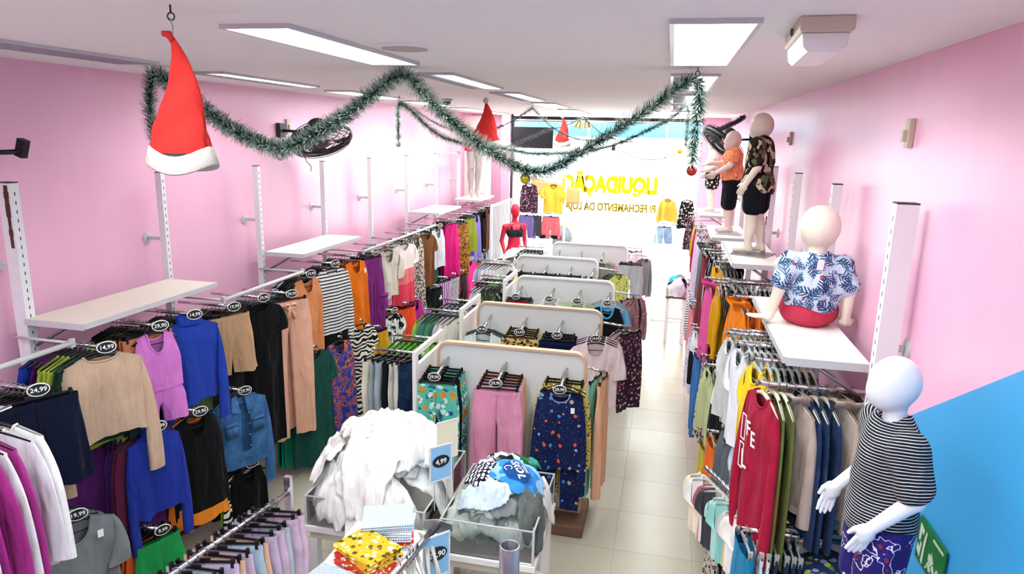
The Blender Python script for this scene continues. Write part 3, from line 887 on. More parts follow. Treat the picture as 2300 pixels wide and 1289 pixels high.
used_labels = {}
def uniq(base):
    return base
ORD = ['first', 'second', 'third', 'fourth', 'fifth', 'sixth', 'seventh', 'eighth', 'ninth', 'tenth', 'eleventh', 'twelfth', 'thirteenth', 'fourteenth', 'fifteenth', 'sixteenth', 'seventeenth']
def sing(w):
    if w.endswith(('trousers', 'shorts', 'jeans', 'leggings')): return w
    if w.endswith(('dresses',)): return w[:-2]
    return w[:-1] if w.endswith('s') and not w.endswith('ss') else w
def arm_stack(wall, y, z, tip, front, back=(), inner=None, pr=None, yaw=0.0, step=.034, hm=None, hk=None, jit=4):
    """one face-out rail at right angles to a wall: front = (name, kind, mat, opts), back = [(words, kind, mat, count, opts)]"""
    s = 1 if wall == 'left' else -1                       # garments look towards +x / -x
    inner = inner if inner is not None else (XL + .17 if wall == 'left' else XR - .07)
    rz0 = R(90) * s
    name, kind, mat, opts = front
    a = thing('clothes_rail', f'chrome face-out rail carrying the {name}', 'clothes rail', (tip, y, z))
    ln = abs(tip - inner)
    MB().tube([(0, 0, 0), (-s * ln, 0, 0)], .011, 10).build('bar', M_CHROME, a, True)
    MB().lathe([(.016, -.006), (.016, .006)], 12, (0, 0, 0), Matrix.Rotation(R(90), 3, 'Y')).build('end_cap', M_DCHROME, a)
    x = tip - s * .035
    rng = random.Random(zlib.crc32(name.encode()))
    opts = dict(opts); yw = opts.pop('yaw', yaw)
    one(kind, mat, (x, y, z), rz0 - R(yw) * s, f'{name} facing the aisle on the {wall} wall', None, f'{hword(hm)} hanger holding the {name}', None, front=True, hmat=hm, hook=hk, seed=rng.randint(0, 3), **opts)
    if pr: price((tip + s * .012, y, z), rz0 - R(yw + 8) * s, pr, f'oval black price tag reading {pr} by the {name}')
    x -= s * (step + .02)
    for words, k2, m2, cnt, o2 in back:
        o2 = dict(o2); st = o2.pop('step', step); full = o2.pop('full', False); yx = o2.pop('yx', 0)
        gr = f'{words} behind the {name}' if cnt > 1 else None
        for q in range(cnt):
            if (x - inner) * s < .012: break
            w1 = f'{ORD[q]} {sing(words)}' if cnt > 1 else sing(words)
            one(k2, m2, (x, y, z), rz0 + R(rng.uniform(-jit, jit)) - R(yw * .35 + yx) * s, f'{w1} behind the {name}', gr, f'{hword(hm)} hanger of the {w1} behind the {name}', gr and 'hangers of the ' + gr, front=full, hmat=hm, hook=hk, seed=rng.randint(0, 3), **o2)
            x -= s * st
def hword(hm): return 'black' if hm is None else ('grey' if hm == M_HANGW else 'cream')
# ------------------------------------------------------------------ mannequins (one smooth surface from blended tapered limbs)
def surface_net(S, org, h):
    nx, ny, nz = S.shape
    ins = S < 0
    c = np.zeros((nx - 1, ny - 1, nz - 1), np.int8)
    for dx in (0, 1):
        for dy in (0, 1):
            for dz in (0, 1):
                c += ins[dx:nx - 1 + dx, dy:ny - 1 + dy, dz:nz - 1 + dz]
    act = (c > 0) & (c < 8)
    idx = -np.ones(act.shape, np.int64); I = np.argwhere(act); idx[act] = np.arange(len(I))
    acc = np.zeros((len(I), 3)); cnt = np.zeros(len(I))
    cor = [(0, 0, 0), (1, 0, 0), (0, 1, 0), (1, 1, 0), (0, 0, 1), (1, 0, 1), (0, 1, 1), (1, 1, 1)]
    vals = [S[I[:, 0] + a, I[:, 1] + b, I[:, 2] + d] for a, b, d in cor]
    for i in range(8):
        for j in range(i + 1, 8):
            if sum(abs(cor[i][k] - cor[j][k]) for k in range(3)) != 1: continue
            a, b = vals[i], vals[j]; mk = (a < 0) != (b < 0)
            t = np.where(mk, a / np.where(mk, a - b, 1), 0)
            p = np.array(cor[i])[None] + t[:, None] * (np.array(cor[j]) - np.array(cor[i]))[None]
            acc[mk] += p[mk]; cnt[mk] += 1
    V = (I + acc / cnt[:, None]) * h + org
    F = []
    for ax in range(3):
        o1, o2 = [k for k in range(3) if k != ax]
        sl0 = [slice(None)] * 3; sl1 = [slice(None)] * 3
        sl0[ax] = slice(0, -1); sl1[ax] = slice(1, None)
        ch = ins[tuple(sl0)] != ins[tuple(sl1)]
        E_ = np.argwhere(ch)
        ok = (E_[:, o1] > 0) & (E_[:, o2] > 0) & (E_[:, o1] < S.shape[o1] - 1) & (E_[:, o2] < S.shape[o2] - 1)
        E_ = E_[ok]; inside0 = ins[E_[:, 0], E_[:, 1], E_[:, 2]]
        def g(d1, d2):
            q = E_.copy(); q[:, o1] += d1; q[:, o2] += d2; return idx[q[:, 0], q[:, 1], q[:, 2]]
        Q = np.stack([g(-1, -1), g(0, -1), g(0, 0), g(-1, 0)], 1)
        flip = inside0 if ax != 1 else ~inside0
        Q[~flip] = Q[~flip][:, ::-1]
        F.append(Q)
    return V, np.concatenate(F)
class Sdf:
    def __init__(s, lo, hi, h):
        s.h = h; s.lo = np.array(lo, float); n = np.ceil((np.array(hi) - s.lo) / h).astype(int) + 1
        s.S = np.full(n, .3, np.float32); s.n = n
    def sub(s, lo, hi):
        a = np.clip(np.floor((np.array(lo) - s.lo) / s.h).astype(int), 0, s.n - 1); b = np.clip(np.ceil((np.array(hi) - s.lo) / s.h).astype(int) + 1, 1, s.n)
        ax = [s.lo[k] + s.h * np.arange(a[k], b[k]) for k in range(3)]
        return tuple(slice(a[k], b[k]) for k in range(3)), np.meshgrid(*ax, indexing='ij')
    def join(s, sl, d, k):
        o = s.S[sl]; hh = np.clip(.5 + .5 * (o - d) / k, 0, 1)
        s.S[sl] = o * (1 - hh) + d * hh - k * hh * (1 - hh)
    def cap(s, a, b, ra, rb, k=.02, off=0.0, flat=None):
        a = np.array(a, float); b = np.array(b, float); ra += off; rb += off; m = max(ra, rb) + .05 + k
        sl, (X, Y, Z) = s.sub(np.minimum(a, b) - m, np.maximum(a, b) + m)
        d = b - a; L2 = max(d @ d, 1e-9)
        t = np.clip(((X - a[0]) * d[0] + (Y - a[1]) * d[1] + (Z - a[2]) * d[2]) / L2, 0, 1)
        D = np.sqrt((X - a[0] - t * d[0]) ** 2 + (Y - a[1] - t * d[1]) ** 2 + (Z - a[2] - t * d[2]) ** 2) - (ra + (rb - ra) * t)
        s.join(sl, D.astype(np.float32), k)
    def ell(s, c, r, k=.02, off=0.0, rotx=0.0):
        c = np.array(c, float); r = np.array(r, float) + off; m = r.max() + .05 + k
        sl, (X, Y, Z) = s.sub(c - m, c + m)
        x, y, z = X - c[0], Y - c[1], Z - c[2]
        if rotx:
            cs, sn = math.cos(rotx), math.sin(rotx); y, z = y * cs + z * sn, -y * sn + z * cs
        q = np.sqrt((x / r[0]) ** 2 + (y / r[1]) ** 2 + (z / r[2]) ** 2)
        s.join(sl, ((q - 1) * r.min()).astype(np.float32), k)
    def cut(s, fn):
        ax = [s.lo[k] + s.h * np.arange(s.n[k]) for k in range(3)]
        X, Y, Z = np.meshgrid(*ax, indexing='ij'); s.S = np.maximum(s.S, fn(X, Y, Z).astype(np.float32))
    def mesh(s, name, mat):
        V, F = surface_net(s.S, s.lo, s.h)
        me = bpy.data.meshes.new(name); me.from_pydata(V.tolist(), [], F.tolist()); me.materials.append(mat)
        me.polygons.foreach_set('use_smooth', [True] * len(me.polygons)); me.update()
        return me
def wob(X, Y, Z, amp, f=1.0):
    return amp * (np.sin(X * 31 * f + Z * 13) * np.sin(Z * 37 * f + Y * 17) + .6 * np.sin(Y * 43 * f + Z * 23 * f + X * 11))

def kid_limbs(J):
    """limb list for a 1.12 m child mannequin facing -y; J holds joints"""
    B = []
    B.append(('e', (0, .0, J['chest'][2]), (.105, .078, .12), .03)); B.append(('e', (0, 0, J['hip'][2] + .1), (.095, .08, .1), .04))
    B.append(('e', J['hip'], (.105, .085, .085), .03))
    B.append(('c', (J['hip'][0], J['hip'][1], J['hip'][2]), J['chest'], .075, .08, .03))
    B.append(('c', (J['chest'][0], J['chest'][1], J['chest'][2] + .07), J['neck'], .045, .036, .03))
    for s in ('l', 'r'):
        B.append(('c', (J['chest'][0], J['chest'][1], J['sh' + s][2] - .01), J['sh' + s], .05, .04, .03))
    return B
def finger_set(hand, fdir, side, palm, curl):
    """five fingers from a palm: unit direction fdir, side = across the palm towards the thumb, palm = palm normal"""
    hand, fdir, side, palm = (np.array(v, float) for v in (hand, fdir, side, palm))
    L = []
    for k, (off, ln) in enumerate(((.021, .06), (.007, .068), (-.007, .063), (-.02, .05))):
        b = hand + fdir * .035 + side * off
        m = b + (fdir * math.cos(curl) + palm * math.sin(curl)) * ln * .55 + side * off * .12
        e = m + (fdir * math.cos(curl * 2) + palm * math.sin(curl * 2)) * ln * .5
        L += [(b, m, .0085, .0076), (m, e, .0076, .006)]
    b = hand - fdir * .012 + side * .02
    m = b + (side * .62 + fdir * .75 + palm * .2) * .03; e = m + (fdir * .9 + side * .25 + palm * .25) * .027
    L += [(b, m, .0105, .009), (m, e, .009, .007)]
    return L
def mannequin(name, label, loc, rz, mat, J, head, cloth_top=None, cloth_bot=None, h=.0065, face=False, hands=None, topopts=None, botopts=None, base=None, neckcut=None):
    root = thing(name, label, 'mannequin', loc, rz)
    pts = np.array([v for v in J.values()])
    lo = pts.min(0) - .16; hi = pts.max(0) + .2
    def limbs(S, off=0.0, parts='all', kk=1.0):
        B = kid_limbs(J)
        for b in B:
            if b[0] == 'e': S.ell(b[1], b[2], b[3] * kk, off)
            else: S.cap(b[1], b[2], b[3], b[4], b[5] * kk, off)
    def arms(S, off=0.0, tmax=None):
        for s in 'lr':
            a, b, c = J['sh' + s], J['el' + s], J['ha' + s]
            if tmax is not None:
                b2 = tuple(a[k] + (b[k] - a[k]) * tmax for k in range(3)); S.cap(a, b2, .041 + off, .04 + off, .02); continue
            S.cap(a, b, .037 + off, .031 + off, .02); S.cap(b, c, .031, .021, .012)
    def legs(S, off=0.0, tmax=None):
        for s in 'lr':
            a, b, c, t = J['th' + s], J['kn' + s], J['an' + s], J['to' + s]
            if tmax is not None:
                b2 = tuple(a[k] + (b[k] - a[k]) * tmax for k in range(3)); S.cap(a, b2, .069 + off, .06 + off, .015); continue
            S.cap(a, b, .066 + off, .043 + off, .02); S.cap(b, c, .044, .028, .015)
            cf = tuple(c[k] + (b[k] - c[k]) * .62 + (0, .006, 0)[k] for k in range(3)); S.ell(cf, (.04, .042, .07), .02)
            if 'noft' not in J: S.cap((c[0], c[1] + .012, c[2] - .02), t, .027, .018, .015); S.cap((c[0], c[1] + .02, c[2] - .03), (c[0], c[1] + .01, c[2]), .024, .026, .012)
    S = Sdf(lo, hi, h)
    limbs(S); arms(S); legs(S)
    hc = J['head']
    S.ell(hc, head, .012); S.ell((hc[0], hc[1] - head[1] * .3, hc[2] - head[2] * .48), (head[0] * .7, head[1] * .72, head[2] * .6), .03)
    S.cap(J['neck'], (hc[0], hc[1] + .01, hc[2] - head[2] * .5), .036, .036, .015)
    if face:
        f = hc[1] - head[1]
        S.cap((hc[0], f + .004, hc[2] + .006), (hc[0], f - .012, hc[2] - .02), .007, .011, .01)
        S.ell((hc[0], f + .006, hc[2] - .045), (.02, .012, .007), .006); S.ell((hc[0], f + .014, hc[2] - .075), (.026, .022, .018), .02)
        for s in (-1, 1): S.ell((hc[0] + s * head[0] * .98, hc[1] + .005, hc[2] - .012), (.01, .018, .028), .008); S.ell((hc[0] + s * .03, f + .012, hc[2] + .005), (.016, .01, .009), .008)
    for s in 'lr':
        hd = np.array(J['ha' + s]); el = np.array(J['el' + s]); fd = hd - el; fd /= np.linalg.norm(fd)
        hv = (hands or {}).get(s, {})
        fdir = np.array(hv.get('dir', fd), float); fdir /= np.linalg.norm(fdir)
        side = np.array(hv.get('side', (0, -1, 0)), float); side -= fdir * (side @ fdir); side /= np.linalg.norm(side)
        palm = np.cross(fdir, side) * hv.get('flip', 1)
        for w_ in (-.012, .006, .016): S.ell(hd + fdir * (.012) + side * w_, (.019, .019, .024), .008)
        S.cap(hd - fd * .01, hd + fdir * .03, .017, .02, .01)
        for a, b, ra, rb in finger_set(hd + fdir * .004, fdir, side, palm, hv.get('curl', .3)): S.cap(a, b, ra, rb, .003)
    link('body', S.mesh('body', mat), root)
    if cloth_top:
        to = topopts or {}
        S = Sdf(lo, hi, h); limbs(S, to.get('off', .02), kk=1.3); arms(S, to.get('off', .02) + .006, to.get('sl', .62))
        hz = to.get('hem', J['hip'][2] + .0); fl = to.get('flare', .02)
        S.ell((J['hip'][0], J['hip'][1] * .6, hz + .05), (.118 + fl, .1 + fl, .14), .04)
        nk = J['neck']
        cs = J['chest']
        rr = to.get('neckr', .058)
        def cutf(X, Y, Z):
            d1 = hz + .012 * np.sin(X * 26) * np.sin(Y * 20) - Z
            d2 = Z - (nk[2] - .012 + 1.1 * np.maximum(0, np.abs(X - nk[0]) - .4) + 0.25 * (Y - nk[1]))
            rad = rr - np.sqrt((X - nk[0]) ** 2 + (Y - nk[1]) ** 2)
            d2 = np.minimum(rad, Z - (nk[2] - .075)) if True else d2
            d3 = Z - (nk[2] + .03)
            return np.maximum(np.maximum(d1, d2), d3)
        S.cut(cutf)
        ax = [S.lo[k] + h * np.arange(S.n[k]) for k in range(3)]; X, Y, Z = np.meshgrid(*ax, indexing='ij'); S.S = S.S + wob(X, Y, Z, to.get('wob', .0035)).astype(np.float32)
        sl_ = link(to.get('name', 'shirt'), S.mesh('shirt', cloth(cloth_top)), root)
        MB().tube([(nk[0] + rr * 1.02 * math.cos(a), nk[1] + rr * 1.02 * math.sin(a), nk[2] - .012 - .012 * math.cos(a + math.pi / 2) * 0) for a in np.linspace(0, 2 * math.pi, 25)], .008, 6, False).build('neckband', cloth(cloth_top), sl_, True)
        if to.get('card'):
            MB().box(to['card'], (.03, .002, .055), Matrix.Rotation(R(-20), 3, 'X')).build('paper_tag', M_TAGW, sl_)
    if cloth_bot:
        bo = botopts or {}
        S = Sdf(lo, hi, h)
        S.ell(J['hip'], (.122, .1, .1), .03); legs(S, bo.get('off', .014), bo.get('len', .8))
        wz = bo.get('waist', J['hip'][2] + .07)
        S.cut(lambda X, Y, Z: np.maximum(Z - wz, bo.get('hemz', -9) - Z))
        link(bo.get('name', 'shorts'), S.mesh('shorts', cloth(cloth_bot)), root)
    if base:
        b = MB().prism(base['poly'], .008, 'z', base.get('z', -.008)).build('base_plate', M_DCHROME if base.get('metal') else M_STEEL, root)
        if base.get('rod'):
            x, y, z0, z1 = base['rod']; MB().tube([(x, y, z0), (x, y, z1)], .007, 10).build('support_rod', M_CHROME, root, True)
            MB().lathe([(.016, 0), (.016, .03), (.009, .034)], 12, (x, y, 0)).build('rod_socket', M_DCHROME, root)
    return root
def stand_pose(dz=0.0, **kw):
    J = dict(head=(0, -.01, 1.02), neck=(0, .0, .915), chest=(0, 0, .78), hip=(0, .0, .56),
             shl=(.125, .0, .865), shr=(-.125, .0, .865), ell=(.165, .02, .7), elr=(-.165, .02, .7), hal=(.175, -.05, .545), har=(-.175, -.05, .545),
             thl=(.062, 0, .53), thr=(-.062, 0, .53), knl=(.062, -.01, .3), knr=(-.062, -.01, .3), anl=(.06, .01, .06), anr=(-.06, .01, .06), tol=(.072, -.1, .02), tor=(-.072, -.1, .02))
    J.update(kw); return J
# ------------------------------------------------------------------ wall racks: posts, shelves, rails
pm = {}
def post(x, y, ztop, label, s, chipped=False, big=False):
    """slotted upright standing off the wall; s = +1 when the wall is on the -x side"""
    t = thing('rack_upright', label, 'rack post', (x, y, 0))
    zk = ztop; ztop = ztop if not big else ztop + .001
    if ztop not in pm:
        wx_, wy_ = (.08, .06) if big else (.05, .04)
        bv = MB().box((0, 0, ztop / 2), (wx_, wy_, ztop)); pm[ztop] = bv.mesh('post', M_WPAINT)
        sl_ = MB()
        for k in range(int((ztop - .3) / .05)): sl_.box((s * (wx_ / 2 + .0002), 0, ztop - .06 - .05 * k), (.001, .006, .02))
        pm['s', ztop] = sl_.mesh('slots', M_DARK)
        pm['c', ztop] = MB().box((0, 0, ztop + .002), (wx_ + .001, wy_ + .001, .006)).mesh('top_cap', M_DARK)
    link('post', pm[ztop], t); q = link('slots', pm['s', ztop], t); q['kind'] = 'stuff'; link('top_cap', pm['c', ztop], t)
    wx = (XL - x) if s > 0 else (XR - x)
    for z in (2.39, .9):
        MB().box((wx / 2, 0, z), (abs(wx) - .03, .02, .025)).build('wall_bracket', M_STEEL, t)
        MB().lathe([(.042, 0), (.042, .008), (.02, .012)], 20, (wx, 0, z), Matrix.Rotation(R(90 * s), 3, 'Y')).build('wall_flange', M_STEEL, t)
    if chipped:
        rg = random.Random(3); mb = MB()
        for k in range(10): mb.box((.015, -.03, ztop - .03 - .035 * k), (.02 + .028 * rg.random() * (1 - k / 11), .003, .036))
        mb.build('chipped_paint', M_RUST, t)
    return t
ordw = ['nearest', 'second', 'third', 'fourth', 'fifth', 'sixth', 'seventh', 'eighth', 'ninth', 'tenth', 'farthest', 'last']
for i, y in enumerate([3.155, 4.346, 5.557, 6.776, 7.967, 9.196, 10.43, 11.65]):
    post(-3.58, y, 2.87, f'white slotted rack post, {ordw[i] if i < 7 else "farthest"} on the left wall' + (' with chipped paint' if i == 0 else ''), 1, i == 0, i == 0)
for i, y in enumerate([2.95, 4.12, 5.33, 6.5, 7.7, 8.9, 10.1]):
    post(.9, y, 2.97, f'white slotted rack post, {ordw[i] if i < 6 else "farthest"} on the right wall', -1, False, i == 0)
def shelf(x0, x1, y0, y1, z, label, side, board=M_WHITE):
    t = thing('wall_shelf', label, 'shelf', ((x0 + x1) / 2, (y0 + y1) / 2, z))
    w, l = x1 - x0, y1 - y0
    bevel(MB().box((0, 0, -.009), (w, l, .018)).build('board', board, t), .002, 1)
    f = -1 if side == 'right' else 1
    MB().box((f * (w / 2 + .006), 0, -.014), (.014, l + .01, .03)).build('front_edge', M_STEEL, t)
    for sy in (-1, 1):
        MB().box((0, sy * (l / 2 + .006), -.018), (w, .012, .036)).build('end_bracket', M_STEEL, t)
        q = Matrix.Rotation(0, 3, 'X')
        MB().tube([(-f * (w / 2 - .01), sy * (l / 2 - .04), -.17), (f * (w * .18), sy * (l / 2 - .04), -.025)], .009, 8).build('brace', M_DCHROME, t, True)
    return t
M_BEIGE = simple('beige_laminate', 'd8cfc2', .5)
shelf(-3.55, -3.15, 3.13, 4.30, 2.10, 'beige laminate wall shelf above the beige cropped top', 'left', M_BEIGE)
shelf(-3.55, -3.16, 5.58, 6.75, 2.10, 'white wall shelf above the black and white striped top', 'left')
shelf(-3.53, -3.10, 9.15, 10.2, 2.10, 'white wall shelf above the magenta trousers', 'left')
shelf(-3.53, -3.10, 11.25, 12.25, 2.10, 'white wall shelf under the leg mannequin', 'left')
shelf(.55, .89, 3.07, 4.27, 2.28, 'white wall shelf under the seated mannequin', 'right')
shelf(.52, .885, 5.40, 6.6, 2.28, 'white wall shelf under the camouflage shirt mannequin', 'right')
shelf(.49, .87, 7.55, 8.65, 2.18, 'white wall shelf under the orange top mannequin', 'right')
shelf(.47, .85, 10.3, 11.4, 2.12, 'white wall shelf under the farthest standing mannequin', 'right')
def rail(p, q, label, r=.015, name='clothes_rail'):
    t = thing(name, label, 'clothes rail', p); d = Vector(q) - Vector(p)
    MB().tube([(0, 0, 0), d], r, 12).build('bar', M_STEEL, t, True)
    for e in (Vector((0, 0, 0)), d):
        MB().box(e + Vector((0, 0, .0)), (.02, .03, .05)).build('bracket', M_STEEL, t)
        sgn = XL + .15 if p[0] < 0 else XR - .08
        MB().tube([e, (sgn - p[0], e.y, e.z)], .009, 8).build('side_arm', M_STEEL, t, True)
    return t
rail((-3.15, 4.38, 1.95), (-3.15, 5.52, 1.95), 'grey rail along the left wall above the tan shorts')
rail((-3.15, 6.80, 1.93), (-3.15, 9.15, 1.93), 'long grey rail along the left wall above the cream blouse')
rail((-3.2, 1.2, 2.0), (-3.2, 3.08, 2.0), 'chrome rail end at the left edge above the navy shorts')
rail((-3.53, 10.5, 2.86), (-3.53, 11.6, 2.86), 'thin white crossbar between the two farthest left posts', .012)

# ------------------------------------------------------------------ left wall, upper tier
BK = '17171b'
def b(words, kind, mat, n, **o): return (words, kind, mat, n, o)
A = lambda *a, **k: arm_stack('left', *a, **k)
TX = -3.10
A(2.74, 1.86, TX, ('navy blue shorts', 'shorts', '10152c', dict(L=.5, W=.21, yaw=26, rise=.28)), [b('black shorts', 'shorts', BK, 3, L=.48), b('black tops', 'tank', BK, 4)], pr='24,99')
A(3.2, 1.95, TX, ('beige cropped long sleeve top', 'long', 'c9ab92', dict(L=.5, W=.22, yaw=28, nf=.035, splay=.075, sl=.74)), [b('dark green tops', 'long', '17382e', 2, L=.55), b('lime green tops', 'long', 'a4b43e', 3, L=.6, sl=.75), b('purple dresses', 'dress', '5a2468', 3, L=1.15), b('royal blue tops', 'long', '20359a', 1)], pr='14,99')
A(3.64, 1.96, TX, ('pink satin romper', 'romper', 'd87fd0', dict(L=.6, W=.155, yaw=24)), [b('terracotta shorts', 'shorts', 'c47f5c', 4, L=.4), b('olive dresses', 'dress', '4c5a34', 2, L=1.0), b('black tops', 'tank', BK, 3)], pr='29,90')
A(3.97, 1.95, TX, ('royal blue high neck top', 'long', '2743a8', dict(L=.58, W=.2, yaw=26, high=1, sl=.7, splay=.045)), [b('olive green tops', 'tee', '56683c', 3, L=.72), b('dark grey tops', 'tee', '33353a', 4)], pr='14,99')
A(4.41, 1.9, TX, ('tan drawstring shorts', 'shorts', 'c29d78', dict(L=.46, W=.165, yaw=22, hemw=.2)), [b('black trousers', 'pants', BK, 3), b('grey tops', 'tee', '6c6f72', 3)], pr='19,99')
A(4.8, 1.88, TX, ('long black jersey dress', 'teedress', '101013', dict(L=1.22, W=.2, yaw=22, sl=.2)), [b('black dresses', 'dress', BK, 3), b('pale green tops', 'tee', '9db47c', 2)], pr='29,90')
A(5.22, 1.82, TX, ('peach wide leg trousers with bow', 'pants', 'ecb79c', dict(L=1.24, W=.205, yaw=28, hemw=.2, bow=1, spread=.03)), [b('peach trousers', 'pants', 'e0a98e', 2, L=1.2), b('green long dresses', 'dress', '1d5a4c', 2, L=1.3)], pr='29,90')
A(5.56, 1.93, TX, ('peach orange sleeveless tunic', 'tank', 'e39560', dict(L=.7, W=.18, yaw=20)), [b('black tops', 'tee', BK, 3), b('grey striped tops', 'long', 'navystripe', 2)], pr='19,99')
A(6.03, 1.94, TX, ('black and white striped long sleeve top', 'long', 'bwstripe', dict(L=.66, W=.22, yaw=20, bottom='0f0f12')), [b('black tops', 'long', BK, 5)], pr='24,99')
A(6.56, 1.92, TX, ('bright orange sleeveless dress', 'tank', 'f47c1c', dict(L=.74, W=.19, yaw=18, hem=1.1, tagcard=True)), [b('orange tops', 'tank', 'e0672a', 2), b('black tops', 'tank', BK, 6)])
A(6.98, 1.9, TX, ('purple cargo trousers', 'pants', '7d2a7e', dict(L=1.05, W=.17, yaw=14, cargo=1)), [b('black trousers', 'pants', BK, 4)], pr='29,90')
A(7.42, 1.9, TX, ('cream satin blouse', 'blouse', 'e6ded0', dict(L=.56, W=.2, yaw=20)), [b('pink satin tops', 'tank', 'e58fc8', 2, L=.7), b('lime green tops', 'tank', '8cc63c', 2, L=.66), b('white tops', 'tee', 'e8e8e6', 2), b('magenta dresses', 'dress', '9c2f78', 2, L=.9)], pr='19,99')
A(7.93, 1.9, TX, ('white and coral colour block t-shirt', 'tee', 'colorblock', dict(L=.76, W=.22, yaw=18)), [b('white tops', 'tee', 'eceae6', 3), b('red tops', 'tee', 'cf3a3a', 2, L=.7)])
A(8.36, 1.91, TX, ('grey leopard print long dress', 'dress', 'greyleopard', dict(L=1.05, W=.16, yaw=15)), [b('grey leopard dresses', 'dress', 'greyleopard', 3, W=.16), b('black tops', 'tee', BK, 3)])
A(8.75, 1.91, TX, ('brown t-shirt', 'tee', '7c4e2e', dict(L=.72, W=.2, yaw=14)), [b('amber tops', 'tee', 'd38a35', 1), b('white tops', 'tee', 'e4e4e2', 2, L=.7), b('black tops', 'tee', BK, 3, L=.7)])
A(9.2, 1.92, TX, ('white ribbed tank top', 'tank', 'e6ebf2', dict(L=.55, W=.19, yaw=14)), [b('dark green dresses', 'dress', '14523c', 2, L=1.0), b('black tops', 'tank', BK, 4)], pr='14,99')
A(9.85, 1.93, TX, ('magenta pleated trousers', 'pants', 'd81e7c', dict(L=1.1, W=.18, yaw=14, hemw=.19, fold=.02)), [b('magenta trousers', 'pants', 'b8186a', 2), b('black trousers', 'pants', BK, 4)], pr='29,90')
A(10.4, 1.86, TX, ('brown leopard print trousers', 'pants', 'brownleopard', dict(L=.85, W=.17, yaw=14)), [b('black trousers', 'pants', BK, 4)])
A(10.85, 1.9, TX, ('olive green shorts', 'shorts', '8d9a2c', dict(L=.55, W=.17, yaw=12)), [b('black shorts', 'shorts', BK, 4)])
A(11.2, 1.9, TX, ('lavender strap dress', 'dress', '8a7ecb', dict(L=.95, W=.17, yaw=12)), [b('purple dresses', 'dress', '6a4d9c', 2), b('black dresses', 'dress', BK, 3)])
A(11.65, 1.92, TX, ('black sleeveless top', 'tank', '141417', dict(L=.7, W=.18, yaw=10)), [b('black tops', 'tank', BK, 3)])
A(12.0, 1.92, TX, ('brown long sleeve dress', 'teedress', '7d513a', dict(L=.95, W=.18, yaw=10)), [b('beige tops', 'tee', 'cdb08c', 3)])
A(12.35, 1.92, TX, ('pale blue denim trousers', 'pants', 'paledenim', dict(L=.95, W=.17, yaw=8)), [b('white trousers', 'pants', 'e9e9ec', 3)])
# ------------------------------------------------------------------ left wall, lower tier
LX = -3.06
A(2.84, 1.1, LX, ('slate grey scoop neck t-shirt', 'tee', '7d8486', dict(L=.68, W=.22, yaw=26, sl=.3, nf=.13, tagcard=True)), [b('grey tops', 'tee', '6e7476', 3), b('dark grey tops', 'tee', '2c2e31', 4)], pr='19,99')
A(3.45, .64, LX, ('green drawstring shorts', 'shorts', '1f9a4e', dict(L=.4, W=.15, yaw=20)), [b('orange shorts', 'shorts', 'e2622a', 5, L=.42, step=.04)], pr='9,99')
A(3.5, 1.34, LX, ('dark blue turtleneck top', 'long', '24389a', dict(L=.55, W=.17, yaw=20, high=1, sl=.72, splay=.04)), [b('wine red tops', 'long', '5a1f3c', 2), b('purple dresses', 'dress', '63307a', 3, L=.95), b('pale grey dresses', 'dress', 'b9b9bc', 1, L=.9)], pr='14,99')
A(3.9, 1.28, LX, ('black top with orange ruffle hem', 'tank', '111114', dict(L=.72, W=.19, yaw=24, ruffle='ef8a2a', hem=1.15)), [b('orange dresses', 'dress', 'e87c2a', 2, L=.78), b('dark wine dresses', 'dress', '4c1c30', 3, L=.9)], pr='29,90')
A(4.42, 1.24, LX, ('blue denim jacket', 'jacket', 'denim', dict(L=.56, W=.21, yaw=26, sl=.72, splay=.05)), [b('denim jackets', 'jacket', 'denim', 2, L=.54), b('blue denim tops', 'long', 'darkdenim', 2, L=.5)], pr='29,90')
A(4.45, .62, LX, ('small black camisole', 'tank', '0d0d10', dict(L=.4, W=.17, yaw=24)), [b('white leaf print shorts', 'shorts', 'zebra', 1, L=.4), b('lime green shorts', 'shorts', '7fae2e', 1, L=.4), b('black shorts', 'shorts', BK, 4, L=.35)], pr='9,99')
A(5.55, 1.25, LX, ('dark green long dress', 'teedress', '1c4f48', dict(L=1.1, W=.2, yaw=24, hem=1.25, sl=.25)), [b('teal t-shirts', 'tee', '4a7d76', 3, L=.7), b('teal green dresses', 'dress', '178a6c', 3, L=1.1)])
A(6.05, 1.2, LX, ('purple and orange print dress', 'dress', 'printdress', dict(L=1.1, W=.2, yaw=22, hem=1.1)), [b('pink print tops', 'tee', 'c4577c', 2, L=.5), b('print dresses', 'dress', 'printdress', 2, L=1.0)])
A(6.55, 1.24, LX, ('black and white zebra dress', 'teedress', 'zebra', dict(L=1.12, W=.19, yaw=22, hem=1.1)), [b('zebra dresses', 'teedress', 'zebra', 2, L=1.05), b('black dresses', 'dress', BK, 2)])
A(7.0, 1.05, LX, ('mustard yellow shorts', 'shorts', 'dba61f', dict(L=.42, W=.17, yaw=18)), [b('yellow trousers', 'pants', 'd2a32a', 2, L=.7)])
A(7.4, 1.14, LX, ('black and white print shirt', 'tee', 'bwprint', dict(L=.66, W=.2, yaw=18)), [b('camouflage shirts', 'tee', 'camogreen', 3), b('khaki shirts', 'tee', '8c7c4c', 2), b('black shirts', 'tee', BK, 3)], pr='24,99')
A(7.85, 1.12, LX, ('coral red drawstring trousers', 'pants', 'f4512c', dict(L=.95, W=.18, yaw=20, hemw=.18)), [b('coral trousers', 'pants', 'e4482a', 2), b('black trousers', 'pants', BK, 2)])
A(8.2, 1.12, LX, ('magenta satin camisole', 'tank', 'b82a8c', dict(L=.62, W=.17, yaw=18)), [b('orange tops', 'tank', 'e0722c', 1), b('black tops', 'tank', BK, 3)])
A(8.52, .92, LX, ('lavender mini skirt', 'skirt', 'a678c4', dict(L=.42, W=.17, yaw=16)), [b('black skirts', 'skirt', BK, 3)])
